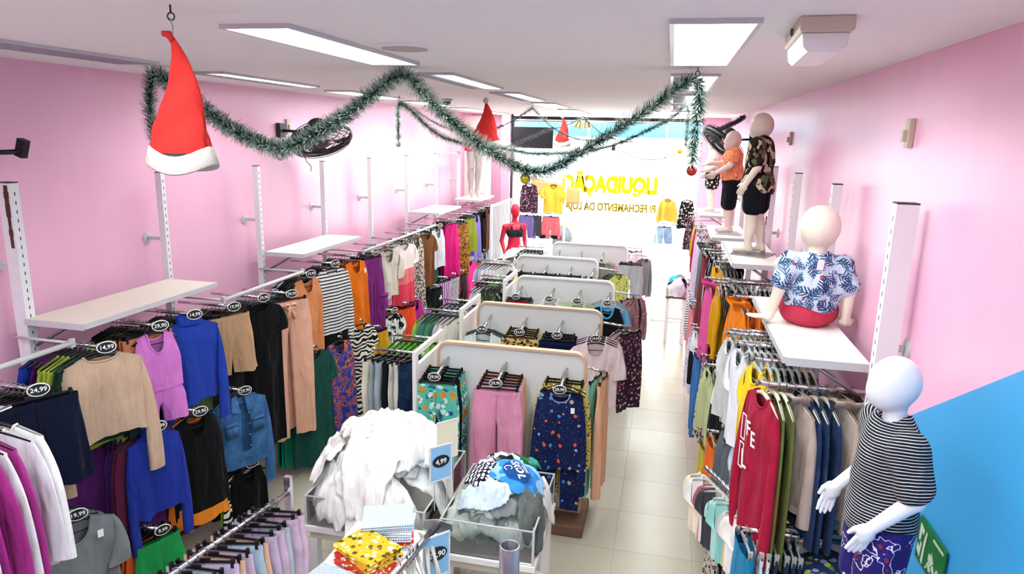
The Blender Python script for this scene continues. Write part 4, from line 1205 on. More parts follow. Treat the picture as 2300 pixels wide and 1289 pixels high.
A(8.95, 1.12, LX, ('loose black trousers', 'pants', '111113', dict(L=.98, W=.19, yaw=18, hemw=.2, tagcard=True)), [b('black trousers', 'pants', BK, 3)])
A(9.4, 1.14, LX, ('purple striped trousers', 'pants', 'purplestripe', dict(L=.95, W=.17, yaw=16)), [b('mauve trousers', 'pants', 'a98ab0', 3)])
A(9.8, 1.12, LX, ('grey zebra print skirt', 'skirt', 'bwzebra', dict(L=.75, W=.17, yaw=16)), [b('zebra skirts', 'skirt', 'bwzebra', 2)])
A(10.25, 1.08, LX, ('dark brown leather trousers', 'pants', '2c1c14', dict(L=.95, W=.16, yaw=14)), [b('brown trousers', 'pants', '3c2418', 2)])
A(10.7, 1.2, LX, ('hot pink cargo set', 'teedress', 'ef2f94', dict(L=1.05, W=.18, yaw=16)), [b('hot pink trousers', 'pants', 'd82a84', 2)], pr='29,90')
A(11.15, 1.12, LX, ('rust orange trousers', 'pants', 'b2582c', dict(L=.9, W=.16, yaw=12)), [b('purple trousers', 'pants', '74429c', 3)])
A(11.6, 1.2, LX, ('pale green long dress', 'dress', 'a9bfae', dict(L=1.1, W=.17, yaw=12)), [b('pale green dresses', 'dress', 'b8ccb8', 3)])
A(12.05, 1.2, LX, ('lilac blue dress', 'dress', 'a9aed2', dict(L=1.1, W=.19, yaw=10)), [b('white dresses', 'dress', 'e6e6ee', 2)])
# sweaters at the left edge hang across a rail that runs along the wall
er = thing('clothes_rail', 'chrome rail of the white and magenta sweaters at the left edge', 'clothes rail', (-3.02, 1.1, 1.86))
MB().tube([(0, 0, 0), (0, 1.42, 0)], .012, 12).build('bar', M_CHROME, er, True)
for yy in (.1, 1.4): MB().tube([(0, yy, 0), (XL + .17 + 3.02, yy, 0)], .01, 8).build('side_arm', M_CHROME, er, True)
seq = ['f6f4f3', 'f0edf0', 'b23a8e', 'f0eeee', 'b23a8e', 'a8328a', 'f2f0f0', 'b23a8e', 'efedee', 'b23a8e', 'f2f0f0', 'b23a8e']
cn = {'f6f4f3': 'white', 'f0eeee': 'white', 'f2f0f0': 'white', 'efedee': 'white', 'f0edf0': 'pale lilac', 'b23a8e': 'magenta', 'a8328a': 'magenta'}
for i, c in enumerate(seq):
    f = i == 0
    lab = 'loose white sweater at the wall end of the left edge rail' if f else ('off white sweater next to the loose white sweater' if i == 1 else f'{cn[c]} sweater, {ORD[i]} from the wall end of the left edge rail')
    gp = None if i < 2 else f'{cn[c]} sweaters at the left edge'
    one('long', c, (-3.02, 2.44 - i * .062, 1.86), R(8 + 5 * math.sin(i * 2.1)), lab, gp, f'black hanger of the {ORD[i]} sweater on the left edge rail', 'hangers of the sweaters at the left edge', L=.66 if i % 3 else .72, W=.23, front=f, seed=i % 4, sl=.62, splay=.1, fold=.02)
# ------------------------------------------------------------------ right wall (children's clothes)
Rr = lambda *a, **k: arm_stack('right', *a, **k)
K = dict
GH = M_HANGW; CH = M_HANGC
Rr(3.13, 2.13, .45, ('red printed crew neck sweatshirt', 'long', 'a31c3a', K(L=.68, W=.17, yaw=16, sl=.7)), [b('olive sweatshirts', 'long', '5f6a32', 2, L=.7, W=.17), b('beige hoodie', 'hoodie', 'b9a79c', 1, L=.5, W=.16, full=True, yx=22, step=.06), b('dark denim jackets', 'jacket', 'darkdenim', 3, L=.6, W=.16, step=.042, yx=8), b('beige fleece hoodies', 'hoodie', 'b5a399', 2, L=.5, W=.16, step=.065, full=True, yx=22)], inner=.95, hm=CH, step=.032)
Rr(3.52, 2.12, .47, ('bright yellow t-shirt', 'tee', 'f2cf24', K(L=.5, W=.17, yaw=11)), [b('yellow t-shirts', 'tee', 'e0b81e', 1, L=.5, W=.17), b('pale green t-shirts', 'tee', 'c2cf9e', 1, W=.17, L=.48), b('blue t-shirts', 'tee', '5f83bd', 1, W=.17, L=.48), b('grey t-shirts', 'tee', '9a9d9f', 2, W=.17, L=.48), b('tan t-shirts', 'tee', 'b39a78', 2, W=.17, L=.48)], hm=GH)
Rr(3.84, 2.1, .42, ('plain white t-shirt', 'tee', 'e9edf6', K(L=.52, W=.17, yaw=10)), [b('white t-shirts', 'tee', 'eef0f6', 2, W=.17, L=.5), b('white print t-shirts', 'tee', 'whitefloral', 2, W=.17, L=.5), b('grey t-shirts', 'tee', '8c9094', 3, W=.17, L=.48)], hm=GH)
Rr(4.2, 2.06, .4, ('pale grey t-shirt with dark back', 'tee', 'cfd6d4', K(L=.5, W=.17, yaw=9)), [b('black t-shirts', 'tee', BK, 1, W=.17, L=.5), b('light grey t-shirts', 'tee', 'd4d8da', 2, W=.17, L=.52), b('white striped t-shirts', 'tee', 'whiteblackstripe', 3, W=.17, L=.5)], hm=GH)
Rr(4.58, 1.98, .46, ('cream and lime striped trousers', 'pants', 'd3dba6', K(L=.6, W=.13, yaw=4, hemw=.11)), [b('cream trousers', 'pants', 'dcdcc6', 5, L=.6, W=.13, hemw=.11), b('black trousers', 'pants', BK, 4, L=.6, W=.13, hemw=.11)], hm=GH)
Rr(4.97, 2.12, .5, ('orange hooded sweatshirt', 'hoodie', 'f48a1e', K(L=.46, W=.16, yaw=12)), [b('orange hooded sweatshirts', 'hoodie', 'ea7d18', 3, L=.44, W=.15, step=.075)], hm=GH)
Rr(5.4, 2.14, .5, ('dark charcoal trousers', 'pants', '2a2528', K(L=.62, W=.13, yaw=4, hemw=.11)), [b('dark brown trousers', 'pants', '2c2024', 4, L=.6, W=.13, hemw=.11), b('dark tops', 'tee', '1c191c', 5, W=.15, L=.46)], hm=GH)
Rr(5.75, 2.06, .42, ('mustard sweatshirt seen edge on', 'long', 'e0a318', K(L=.5, W=.16, yaw=0)), [b('white striped jackets', 'long', 'whiteblackstripe', 2, W=.16, L=.52), b('black jackets', 'long', BK, 4, W=.16, L=.5)], hm=GH)
Rr(6.1, 2.02, .37, ('pink hooded sweatshirt', 'hoodie', 'e75aa4', K(L=.62, W=.17, yaw=4, sl=.66)), [b('light pink tops', 'long', 'f0a6b8', 2, W=.16, L=.55), b('navy tops', 'long', '232c48', 3, W=.16, L=.6), b('black tops', 'long', BK, 4, W=.16)], hm=GH)
Rr(6.5, 2.1, .46, ('mustard yellow long sleeve top', 'long', 'e8ab16', K(L=.48, W=.17, yaw=14, sl=.5)), [b('grey hoodies', 'hoodie', '8f9296', 3, L=.5, W=.16), b('black hoodies', 'hoodie', BK, 2, L=.5, W=.16)], hm=GH)
Rr(7.0, 2.1, .44, ('white and black striped jacket', 'long', 'whiteblackstripe', K(L=.52, W=.17, yaw=9)), [b('grey jackets', 'long', '7b7f86', 3, W=.16), b('black jackets', 'long', BK, 3, W=.16)], hm=GH)
Rr(7.6, 2.04, .4, ('maroon track trousers', 'pants', '7b3438', K(L=.95, W=.14, yaw=4, hemw=.11)), [b('black trousers', 'pants', BK, 4, L=.9, W=.14, hemw=.11)], hm=GH)
Rr(8.15, 2.04, .4, ('grey hooded jacket', 'hoodie', '6d727c', K(L=.6, W=.17, yaw=4)), [b('black jackets', 'long', BK, 3, W=.16), b('dark red tops', 'tee', '5a2030', 2, W=.16)], hm=GH)
Rr(8.7, 2.04, .38, ('lilac floral long top', 'long', 'lavfloral', K(L=.75, W=.16, yaw=4)), [b('lilac floral tops', 'long', 'lavfloral', 2, L=.7, W=.16), b('black print tops', 'long', 'bwfloral', 3, W=.16)], hm=GH)
Rr(9.3, 2.04, .38, ('pale pink long dress', 'dress', 'f0c8d4', K(L=.8, W=.14, yaw=4)), [b('pale pink dresses', 'dress', 'f2d2da', 2, L=.8, W=.14), b('mustard tops', 'tee', 'd9a022', 3, W=.15)], hm=GH)
Rr(9.9, 2.02, .38, ('deep magenta jacket', 'long', '9c1f5c', K(L=.6, W=.16, yaw=4)), [b('purple jackets', 'long', '7a4a9c', 2, W=.16), b('pink tops', 'tee', 'eab4c8', 2, W=.15)], hm=GH)
Rr(10.7, 2.0, .4, ('mustard small jacket', 'long', 'dca51e', K(L=.5, W=.15, yaw=4)), [b('pink tops', 'tee', 'f0b6c6', 2, W=.15)], hm=GH)
Rr(11.5, 2.02, .34, ('black and pink floral dress', 'dress', 'darkfloral', K(L=.55, W=.14, yaw=14)), [b('pink skirts', 'skirt', 'e8a9bd', 1, L=.4, W=.13)], hm=GH)
# lower tier
Rr(3.02, 1.46, .42, ('turquoise blue jeans', 'pants', '2389b8', K(L=.62, W=.14, yaw=6, hemw=.11)), [b('navy print trousers', 'pants', 'whitefloral', 2, L=.6, W=.13, hemw=.1), b('dark blue trousers', 'pants', '1c3358', 4, L=.6, W=.13, hemw=.1)], hm=GH)
dr = thing('clothes_rail', 'short slanting chrome rail of pastel t-shirts low on the right', 'clothes rail', (.3, 3.6, 1.46))
MB().tube([(0, 0, 0), (.24, -.5, 0)], .011, 10).build('bar', M_CHROME, dr, True); MB().tube([(.24, -.5, 0), (XR - .07 - .3, -.5, 0)], .011, 10).build('side_arm', M_CHROME, dr, True)
for k, (c, wd_) in enumerate([('f1e3cc', 'cream'), ('e9e8e6', 'white'), ('dd8a58', 'orange'), ('a8606c', 'dusty pink'), ('3a3c44', 'charcoal'), ('e4e4e6', 'pale grey'), ('b4e2da', 'aqua'), ('8fd0c8', 'deep aqua'), ('e4d98c', 'pale yellow'), ('c9ced0', 'light grey'), ('f0eee8', 'bright white'), ('e8e8e4', 'plain white')]):
    one('tee', c, (.305 + .0185 * k, 3.585 - .039 * k, 1.46), R(-58 + 5 * math.sin(k * 2.1)), f'{wd_} small t-shirt on the low slanting rail', None, f'grey hanger of the {wd_} small t-shirt on the low slanting rail', None, L=.36, W=.14, sl=.14, front=k == 11, hmat=GH, seed=k % 4)
Rr(3.3, .92, .34, ('red orange shorts', 'shorts', 'd8432a', K(L=.36, W=.14, yaw=5)), [b('olive shorts', 'shorts', '6c6a2c', 3, L=.36, W=.14), b('yellow shorts', 'shorts', 'c9c032', 2, L=.36, W=.14)], hm=GH)
Rr(3.62, 1.66, .47, ('blue tropical print t-shirt', 'tee', 'tropical', K(L=.5, W=.17, yaw=11, tagcard=True)), [b('black t-shirts', 'tee', BK, 3, W=.17, L=.5)], hm=GH)
Rr(4.1, 1.5, .42, ('grey green sweatshirt', 'long', '59646a', K(L=.52, W=.17, yaw=8)), [b('sage green sweatshirts', 'long', '6a7c70', 2, W=.16, L=.5), b('grey sweatshirts', 'long', '6e7074', 3, W=.16, L=.5), b('blue trousers', 'pants', '2f5f9c', 2, L=.6, W=.13, hemw=.1)], hm=GH)
Rr(4.1, .82, .4, ('black and white leopard leggings', 'pants', 'greyleopard', K(L=.6, W=.12, yaw=5, hemw=.09)), [b('grey leggings', 'pants', '7d8288', 3, L=.6, W=.12, hemw=.09)], hm=GH)
Rr(4.62, 1.24, .38, ('orange jogging trousers', 'pants', 'f2731e', K(L=.6, W=.14, yaw=4, hemw=.1)), [b('coral trousers', 'pants', 'e25a5a', 2, L=.62, W=.13, hemw=.1), b('black trousers', 'pants', BK, 4, L=.6, W=.13, hemw=.1)], hm=GH)
Rr(4.75, 1.62, .42, ('white hooded top with black trim', 'long', 'blacksleeve', K(L=.5, W=.16, yaw=8)), [b('light blue tops', 'long', 'a9bed2', 2, W=.16), b('black tops', 'long', BK, 3, W=.16)], hm=GH)
Rr(5.22, 1.52, .36, ('pale green printed sweatshirt', 'long', 'bcc894', K(L=.48, W=.16, yaw=9)), [b('pale green sweatshirts', 'long', 'b4c48e', 2, W=.16, L=.48), b('white print tops', 'tee', 'whitefloral', 1, W=.16), b('olive tops', 'tee', '4f5e3a', 2, W=.16)], hm=GH)
Rr(5.3, .9, .38, ('yellow and olive leggings', 'pants', 'd2c24a', K(L=.55, W=.12, yaw=4, hemw=.09)), [b('olive leggings', 'pants', '4c5a34', 3, L=.55, W=.12, hemw=.09), b('black leggings', 'pants', BK, 3, L=.55, W=.12, hemw=.09)], hm=GH)
Rr(5.85, 1.4, .38, ('leopard print grey leggings', 'pants', 'greyleopard', K(L=.7, W=.13, yaw=4, hemw=.1)), [b('black leggings', 'pants', BK, 4, L=.7, W=.13, hemw=.1)], hm=GH)
Rr(6.35, 1.3, .34, ('bright blue jeans', 'pants', '3b78bd', K(L=.75, W=.14, yaw=6, hemw=.11)), [b('blue jeans', 'pants', '3a6ca8', 2, L=.75, W=.14, hemw=.11), b('black trousers', 'pants', BK, 2, L=.75, W=.14, hemw=.11)], hm=GH)
Rr(6.9, 1.35, .34, ('black and white varsity jacket', 'long', 'blacksleeve', K(L=.55, W=.17, yaw=5)), [b('white jackets', 'long', 'e2e2e6', 2, W=.16), b('black jackets', 'long', BK, 2, W=.16)], hm=GH)
Rr(7.6, 1.2, .34, ('white dotted dress', 'dress', 'whitedots', K(L=.7, W=.14, yaw=5)), [b('lilac dresses', 'dress', 'c9bfe0', 2, L=.7, W=.14)], hm=GH)
Rr(8.3, 1.3, .34, ('coral pink trousers', 'pants', 'f08a9c', K(L=.75, W=.14, yaw=4, hemw=.11)), [b('pink trousers', 'pants', 'e87a94', 2, L=.7, W=.14, hemw=.11)], hm=GH)
Rr(8.9, 1.3, .34, ('black and white striped sweater', 'long', 'bwstripe', K(L=.5, W=.16, yaw=4)), [b('grey tops', 'tee', '8a8d92', 2, W=.16)], hm=GH)
Rr(9.6, 1.3, .34, ('pale lilac trousers', 'pants', 'd9c6e4', K(L=.75, W=.14, yaw=4, hemw=.11)), [b('white trousers', 'pants', 'ececf0', 2, L=.7, W=.14, hemw=.11)], hm=GH)
# lettering printed on the red sweatshirt, and tag on hoodie
rs = [o for o in COL.objects if o.get('label', '').startswith('red printed crew neck sweatshirt')][0]
for ch, px_, zz, sz in (('F', .0, -.17, .1), ('E', .055, -.2, .1), ('L', -.02, -.33, .12)):
    q = link('printed_letter', text_mesh(ch, sz, .001, .001), rs, (px_, -.056, zz), 0, M_TAGW); q.rotation_euler = (R(90), R(-8), 0)
mb = MB()
for z0_, z1_ in ((-.12, -.24), (-.26, -.38)):
    for xx in (-.075, -.035): mb.box((xx, -.055, (z0_ + z1_) / 2), (.004, .003, z0_ - z1_))
    for zz in (z0_, z1_): mb.box((-.055, -.055, zz), (.044, .003, .004))
mb.build('printed_outline', M_TAGW, rs)

# ------------------------------------------------------------------ gondolas in the middle of the shop
def gondola(i, x0, x1, y, fronts, lefts, rights, frame=True, word='', rim=M_WHITE):
    t = thing('gondola', f'white clothes gondola, {word} from the tables', 'display stand', (0, 0, 0))
    r = .1; zt = 1.5; zb = .1
    def outline(g):
        P = [(x0 + g, zb + g), (x1 - g, zb + g)]
        for k in range(7): a = R(15 * k); P.append((x1 - r + (r - g) * math.cos(a), zt - r + (r - g) * math.sin(a)))
        for k in range(7): a = R(90 + 15 * k); P.append((x0 + r + (r - g) * math.cos(a), zt - r + (r - g) * math.sin(a)))
        return P
    MB().prism(outline(.018), .016, 'y', y - .008).build('panel', M_WPANEL, t)
    o1, o2 = outline(0), outline(.02); n = len(o1); mb = MB()
    V = [(a, y - .03, c) for a, c in o1] + [(a, y - .03, c) for a, c in o2] + [(a, y + .03, c) for a, c in o1] + [(a, y + .03, c) for a, c in o2]
    F = []
    for k in range(n):
        q = (k + 1) % n
        F += [(k, q, n + q, n + k), (2 * n + k, 3 * n + k, 3 * n + q, 2 * n + q), (k, 2 * n + k, 2 * n + q, q), (n + k, n + q, 3 * n + q, 3 * n + k)]
    mb.add(V, F).build('panel_rim', rim, t)
    bevel(MB().box(((x0 + x1) / 2, y, .05), (x1 - x0 + .1, .5, .1)).build('plinth', M_BROWN, t), .015)
    if frame:
        fx_ = x0 - .07
        fr = thing_part('side_frame', t)
        for (ya, yb, za, zb2) in ((y - .318, y + .258, 1.455, 1.499), (y - .38, y - .32, .1, 1.5), (y + .26, y + .32, .1, 1.5), (y - .318, y + .258, .1, 1.38)):
            fr.box((fx_, (ya + yb) / 2, (za + zb2) / 2), (.03, yb - ya, zb2 - za))
        fr.build('side_frame', M_WHITE, t)
    side = 0
    for (x, (name, kind, mat, o), back, pr) in fronts:
        a = MB().tube([(x, y - .02, 1.36), (x, y - .36, 1.30)], .011, 10); a.build('waterfall_arm', M_CHROME, t, True)
        MB().lathe([(.017, -.005), (.017, .005)], 12, (x, y - .365, 1.3), Matrix.Rotation(R(90), 3, 'X')).build('arm_end', M_BLACK, t)
        o = dict(o); yw = o.pop('yaw', 0); rng = random.Random(zlib.crc32(name.encode()))
        gl = f'{name} on the {word} gondola'
        hmt = o.pop('hm', None)
        one(kind, mat, (x, y - .325, 1.306), R(yw), gl, None, f'{hword(hmt)} hanger holding the {name}', None, seed=rng.randint(0, 3), hmat=hmt, **o)
        if pr: price((x - .0, y - .385, 1.315), R(yw + 6), pr, f'oval black price tag reading {pr} by the {name}')
        yy = y - .325 + .055
        for words, k2, m2, cnt, o2 in back:
            for q in range(cnt):
                if yy > y - .04: break
                zz = 1.306 + .06 / .34 * (yy - (y - .325))
                one(k2, m2, (x, yy, zz), R(rng.uniform(-5, 5)), f'{ORD[q]} {sing(words)} behind the {name}', f'{words} behind the {name}', f'hanger of the {ORD[q]} {sing(words)} behind the {name}', f'hangers behind the {name}', seed=rng.randint(0, 3), front=False, hmat=hmt, **o2)
                yy += .045
    for dy, items in lefts:
        si = 'nearer the camera' if dy < 0 else 'farther off'
        xa = x0 - .085; xb = x0 - .53
        MB().tube([(xa, y + dy, 1.4), (xb, y + dy, 1.4)], .011, 10).build('side_rail', M_CHROME, t, True)
        MB().sphere((xb, y + dy, 1.4), .016, 10, 6).build('rail_end', M_CHROME, t, True)
        xx = xa - .085; rng = random.Random(i * 31 + int(dy * 100))
        for words, k2, m2, cnt, o2 in items:
            for q in range(cnt):
                if xx < xb + .015: break
                one(k2, m2, (xx, y + dy, 1.4), R(rng.uniform(58, 72)), f'{ORD[q] + " " if cnt > 1 else ""}{sing(words)} left of the {word} gondola, side rail {si}', f'{words} beside the {word} gondola' if cnt > 1 else None, f'hanger of {ORD[q]} {sing(words)} left of the {word} gondola, {si}', f'hangers of the {words} left of the {word} gondola', seed=rng.randint(0, 3), front=(q == 0 and i < 2), **o2)
                xx -= .055
    if rights:
        MB().tube([(x1 + .0, y + .06, 1.36), (x1 + (.3 if i > 1 else .15), y + .06, 1.33)], .011, 10).build('end_rail', M_CHROME, t, True)
        xx = x1 + (.28 if i > 1 else .13); rng = random.Random(i * 77)
        for k_, (words, k2, m2, o2) in enumerate(rights):
            if xx < x1 + .03: break
            one(k2, m2, (xx, y + .06, 1.335), R(rng.uniform(52, 66) if i > 1 else rng.uniform(74, 86)), f'{words} on the end rail right of the {word} gondola', None, f'hanger of the {words} right of the {word} gondola', None, seed=rng.randint(0, 3), front=(k_ == 0), **o2)
            xx -= .062
    return t
def thing_part(nm, t): return MB()
M_WPANEL = simple('white_gondola_panel', 'dfe3e3', .4)
SH = dict(L=.42, W=.16)
gondola(1, -1.80, -.54, 5.3, [
    (-1.70, ('turquoise animal print trousers', 'pants', 'dino', K(L=1.02, W=.165, hemw=.17, yaw=4)), [b('black and green print trousers', 'pants', '1c2426', 2, L=1.0, W=.165), b('turquoise print trousers', 'pants', 'dino', 3, L=1.0, W=.165)], '29,90'),
    (-1.20, ('pink wide trousers', 'pants', 'eb9cbe', K(L=1.04, W=.185, hemw=.22, spread=.01, yaw=4)), [b('pale pink trousers', 'pants', 'f0bccb', 2, L=1.0), b('peach trousers', 'pants', 'eeb596', 3, L=1.0)], '29,90'),
    (-.70, ('navy planet print pyjama top', 'long', 'space', K(L=.62, W=.18, yaw=6, sl=.78, splay=.04, nbmat='7d8db8', tagcard=True)), [b('navy planet print trousers', 'pants', 'space', 1, L=.98, W=.17), b('yellow leopard print pyjama sets', 'long', 'yellowleo', 2, L=.62, W=.19), b('yellow leopard print trousers', 'pants', 'yellowleo', 2, L=1.0, W=.17)], '29,90')],
    [(-.1, [b('navy denim skirt', 'skirt', 'navydenim', 1, L=.55, W=.17, hem=1.3), b('white jeans', 'pants', 'dcd9d0', 2, L=.8, W=.16), b('black jeans', 'pants', '17181c', 1, L=.8, W=.16), b('pale grey denim trousers', 'pants', 'a9b6bd', 2, L=.8, W=.16), b('cream trousers', 'pants', 'e4dfcc', 1, L=.8, W=.16)]),
     (.34, [b('lime green tops', 'tank', '7cc64c', 7, L=.5, W=.17)])],
    [('peach trousers', 'pants', 'f0bd9c', K(L=.98, W=.16)), ('mint trousers', 'pants', '8fd6c0', K(L=.98, W=.16)), ('pink trousers at the inner end', 'pants', 'e9a6ba', K(L=.95, W=.16))], word='nearest', rim=M_WOODEDGE)
gondola(2, -1.85, -.55, 6.73, [
    (-1.7, ('white and blue print pyjama top', 'long', 'whitefloral', K(L=.6, W=.2, nf=.2, yaw=4)), [b('slate grey pyjama tops', 'long', '5a646c', 2, W=.2)], '29,90'),
    (-1.32, ('leopard print skirt', 'skirt', 'leopard', K(L=.7, W=.19, yaw=5, hem=1.1)), [b('leopard print skirts', 'skirt', 'leopard', 2, L=.7), b('pale yellow skirts', 'skirt', 'e4dc9a', 2, L=.7)], '24,99'),
    (-.95, ('navy pleated skirt', 'skirt', '141b3e', K(L=.7, W=.18, yaw=5)), [b('navy skirts', 'skirt', '161d42', 3, L=.7)], '24,99'),
    (-.58, ('pale pink scoop neck t-shirt', 'tee', 'ecd6dc', K(L=.66, W=.22, yaw=8, nf=.14, sl=.3, splay=.09)), [b('pale pink t-shirts', 'tee', 'ead2d8', 3, W=.22, sl=.3)], '19,99')],
    [(-.12, [b('cream linen shirts', 'tee', 'e9e6da', 2, L=.6, W=.2), b('lilac shirts', 'tee', 'cfc6dc', 1, L=.6), b('green print shirts', 'tee', '4f8c6c', 2, L=.6), b('blue and lime shirts', 'tee', '3f78a8', 1, L=.6), b('lime shirts', 'tee', 'a2d05a', 1, L=.6)]),
     (.36, [b('zebra print tops', 'tank', 'bwzebra', 6, L=.6, W=.17)])],
    [('dark floral trousers', 'pants', 'darkfloral', K(L=.8, W=.17)), ('pale pink lace t-shirt', 'tee', 'e8d0d8', K(L=.7, W=.2, sl=.3)), ('rose t-shirt at the inner end', 'tee', 'e3c5cf', K(L=.7, W=.2))], word='second', rim=M_WOODEDGE)
gondola(3, -1.76, -.55, 8.2, [
    (-1.68, ('red gym shorts', 'shorts', 'd93a4c', K(L=.4, W=.17, yaw=4)), [b('green and grey shorts', 'shorts', '5f7a70', 2, L=.4)], '14,99'),
    (-1.28, ('white cotton t-shirt', 'tee', 'eceeee', K(L=.6, W=.2, hm=M_HANGW)), [b('white t-shirts', 'tee', 'e8eaea', 3)], '19,99'),
    (-.95, ('light green print t-shirt', 'tee', 'c3dba2', K(L=.6, W=.19, hm=M_HANGW)), [b('light green t-shirts', 'tee', 'b9d49a', 2)], '19,99'),
    (-.6, ('black tank with blue trim', 'tank', '15171c', K(L=.6, W=.2, hm=M_HANGW, nbmat='4aa4dc', nbr=.012)), [b('sky blue tops', 'tee', '6cb6e4', 2), b('grey tops', 'tee', '8d9498', 2)], '19,99')],
    [(-.11, [b('camouflage tops', 'tank', 'camogreen', 4, L=.6), b('white print tops', 'tank', 'whitefloral', 2, L=.6)]),
     (.3, [b('grey tops', 'tank', '6d7278', 2, L=.6), b('lime tops', 'tank', '8fd23c', 2, L=.6), b('black tops', 'tank', BK, 3, L=.6)])],
    [('mauve cropped jacket', 'jacket', 'b08a94', K(L=.5, W=.19)), ('peach denim jacket', 'jacket', 'e6ab84', K(L=.48, W=.19)), ('lilac trousers', 'pants', 'cdb6da', K(L=1.0, W=.17))], word='third')
gondola(4, -2.08, -.89, 9.67, [
    (-1.98, ('yellow printed shorts', 'shorts', 'f0c418', K(L=.42, W=.17)), [b('black shorts', 'shorts', BK, 3, L=.4)], None),
    (-1.62, ('dark navy shorts', 'shorts', '1b1e2e', K(L=.42, W=.17)), [b('dark shorts', 'shorts', '202330', 3, L=.4)], None),
    (-1.27, ('mint green shorts', 'shorts', 'a9e0cc', K(L=.42, W=.17)), [b('pale mint shorts', 'shorts', 'c4e6da', 3, L=.4)], None),
    (-.95, ('black and white sports t-shirt', 'tee', 'blacksleeve', K(L=.58, W=.19, hm=M_HANGW)), [b('black t-shirts', 'tee', BK, 3)], None)],
    [(-.1, [b('white tops', 'tee', 'e8e8ea', 4, L=.6), b('lilac tops', 'tee', 'c6c2e0', 2, L=.6)])],
    [('lime print t-shirt', 'tee', 'limeprint', K(L=.6, W=.19)), ('olive t-shirt', 'tee', '76806a', K(L=.6, W=.19)), ('dark olive t-shirt at the inner end', 'tee', '666e5c', K(L=.6, W=.19))], frame=False, word='fourth')
gondola(5, -1.79, -.56, 11.08, [
    (-1.66, ('white and grey shorts', 'shorts', 'c9ccd0', K(L=.4, W=.17)), [b('grey shorts', 'shorts', '8f9398', 3, L=.4)], None),
    (-1.3, ('dark grey shorts', 'shorts', '5a5e68', K(L=.4, W=.17)), [b('black shorts', 'shorts', BK, 3, L=.4)], None),
    (-.95, ('olive grey t-shirt', 'tee', '7d8676', K(L=.6, W=.2, hm=M_HANGW)), [b('rose t-shirts', 'tee', 'd8a4ac', 2)], None),
    (-.5, ('light grey jogging trousers', 'pants', 'b4b9be', K(L=.95, W=.19, hemw=.16, spread=.03)), [b('crimson trousers', 'pants', '8f2344', 2, L=.95)], None)],
    [(-.1, [b('black and white print tops', 'tee', 'bwprint', 6, L=.5)])],
    [('slate grey sweater', 'long', '8d9499', K(L=.6, W=.19)), ('dusty pink sweater', 'long', 'd98a9a', K(L=.62, W=.19))], word='farthest')
# ------------------------------------------------------------------ heaps, tables and the near racks
def rnd_noise(x, y, s): return mnoise.noise(Vector((x, y, s)))
def heap_h(cx, cy, z0, rx, ry, hh):
    def f(x, y):
        d = ((abs(x - cx) / rx) ** 2.6 + (abs(y - cy) / ry) ** 2.6)
        if d < 1: return z0 + hh * (1 - d) ** .55
        return z0 - min(.16, (d - 1) * .35)
    return f
def crumple(name, label, cat, H, px, py, rx, ry, mat, layer, seed, group=None, amp=.035, zmin=None, extra=None, bounds=None):
    nr, nt = 24, 64
    def P(x, y, e):
        wx_, wy_ = x + .035 * rnd_noise(x * 6, y * 6, seed + 9), y + .035 * rnd_noise(x * 6, y * 6, seed + 21)
        n1 = 1 - abs(rnd_noise(wx_ * 8 + seed, wy_ * 8, seed)) * 2.6
        n2 = 1 - abs(rnd_noise(wx_ * 19, wy_ * 19 + seed, seed * 1.7)) * 2.4
        n3 = rnd_noise(x * 4, y * 4, seed * .31)
        xx, yy = x + .03 * rnd_noise(x * 9, y * 9, seed + 40) * min(1, amp / .04), y + .03 * rnd_noise(x * 9, y * 9, seed + 55) * min(1, amp / .04)
        if bounds:
            xx = min(max(xx, bounds[0]), bounds[1]); yy = min(max(yy, bounds[2]), bounds[3])
        z = H(x, y) + layer + amp * (.75 * n1 + .3 * n2 + .8 * n3) - .03 * e ** 4
        return Vector((xx, yy, max(z, zmin) if zmin is not None else z))
    V = [P(px, py, 0)]; F = []
    for i in range(1, nr + 1):
        for k in range(nt):
            a = 2 * math.pi * k / nt; rr = 1 + .3 * rnd_noise(math.cos(a) * 1.7 + seed, math.sin(a) * 1.7, seed) + .08 * rnd_noise(math.cos(a) * 6, math.sin(a) * 6, seed)
            e = i / nr
            V.append(P(px + rx * rr * e * math.cos(a), py + ry * rr * e * math.sin(a), e))
    for k in range(nt): F.append((0, 1 + k, 1 + (k + 1) % nt))
    for i in range(nr - 1):
        for k in range(nt):
            a_, b_ = 1 + i * nt + k, 1 + i * nt + (k + 1) % nt; F.append((a_, a_ + nt, b_ + nt, b_))
    mb = MB().add(V, F); o = mb.build(name, cloth(mat), None, True)
    so = o.modifiers.new('thickness', 'SOLIDIFY'); so.thickness = .006
    if label: tag(o, label, cat, group)
    if extra: extra(o, lambda x, y: P(x, y, math.hypot((x - px) / rx, (y - py) / ry)))
    return o
M_GEDGE = simple('glass_edge', 'b9cfc8', .15)
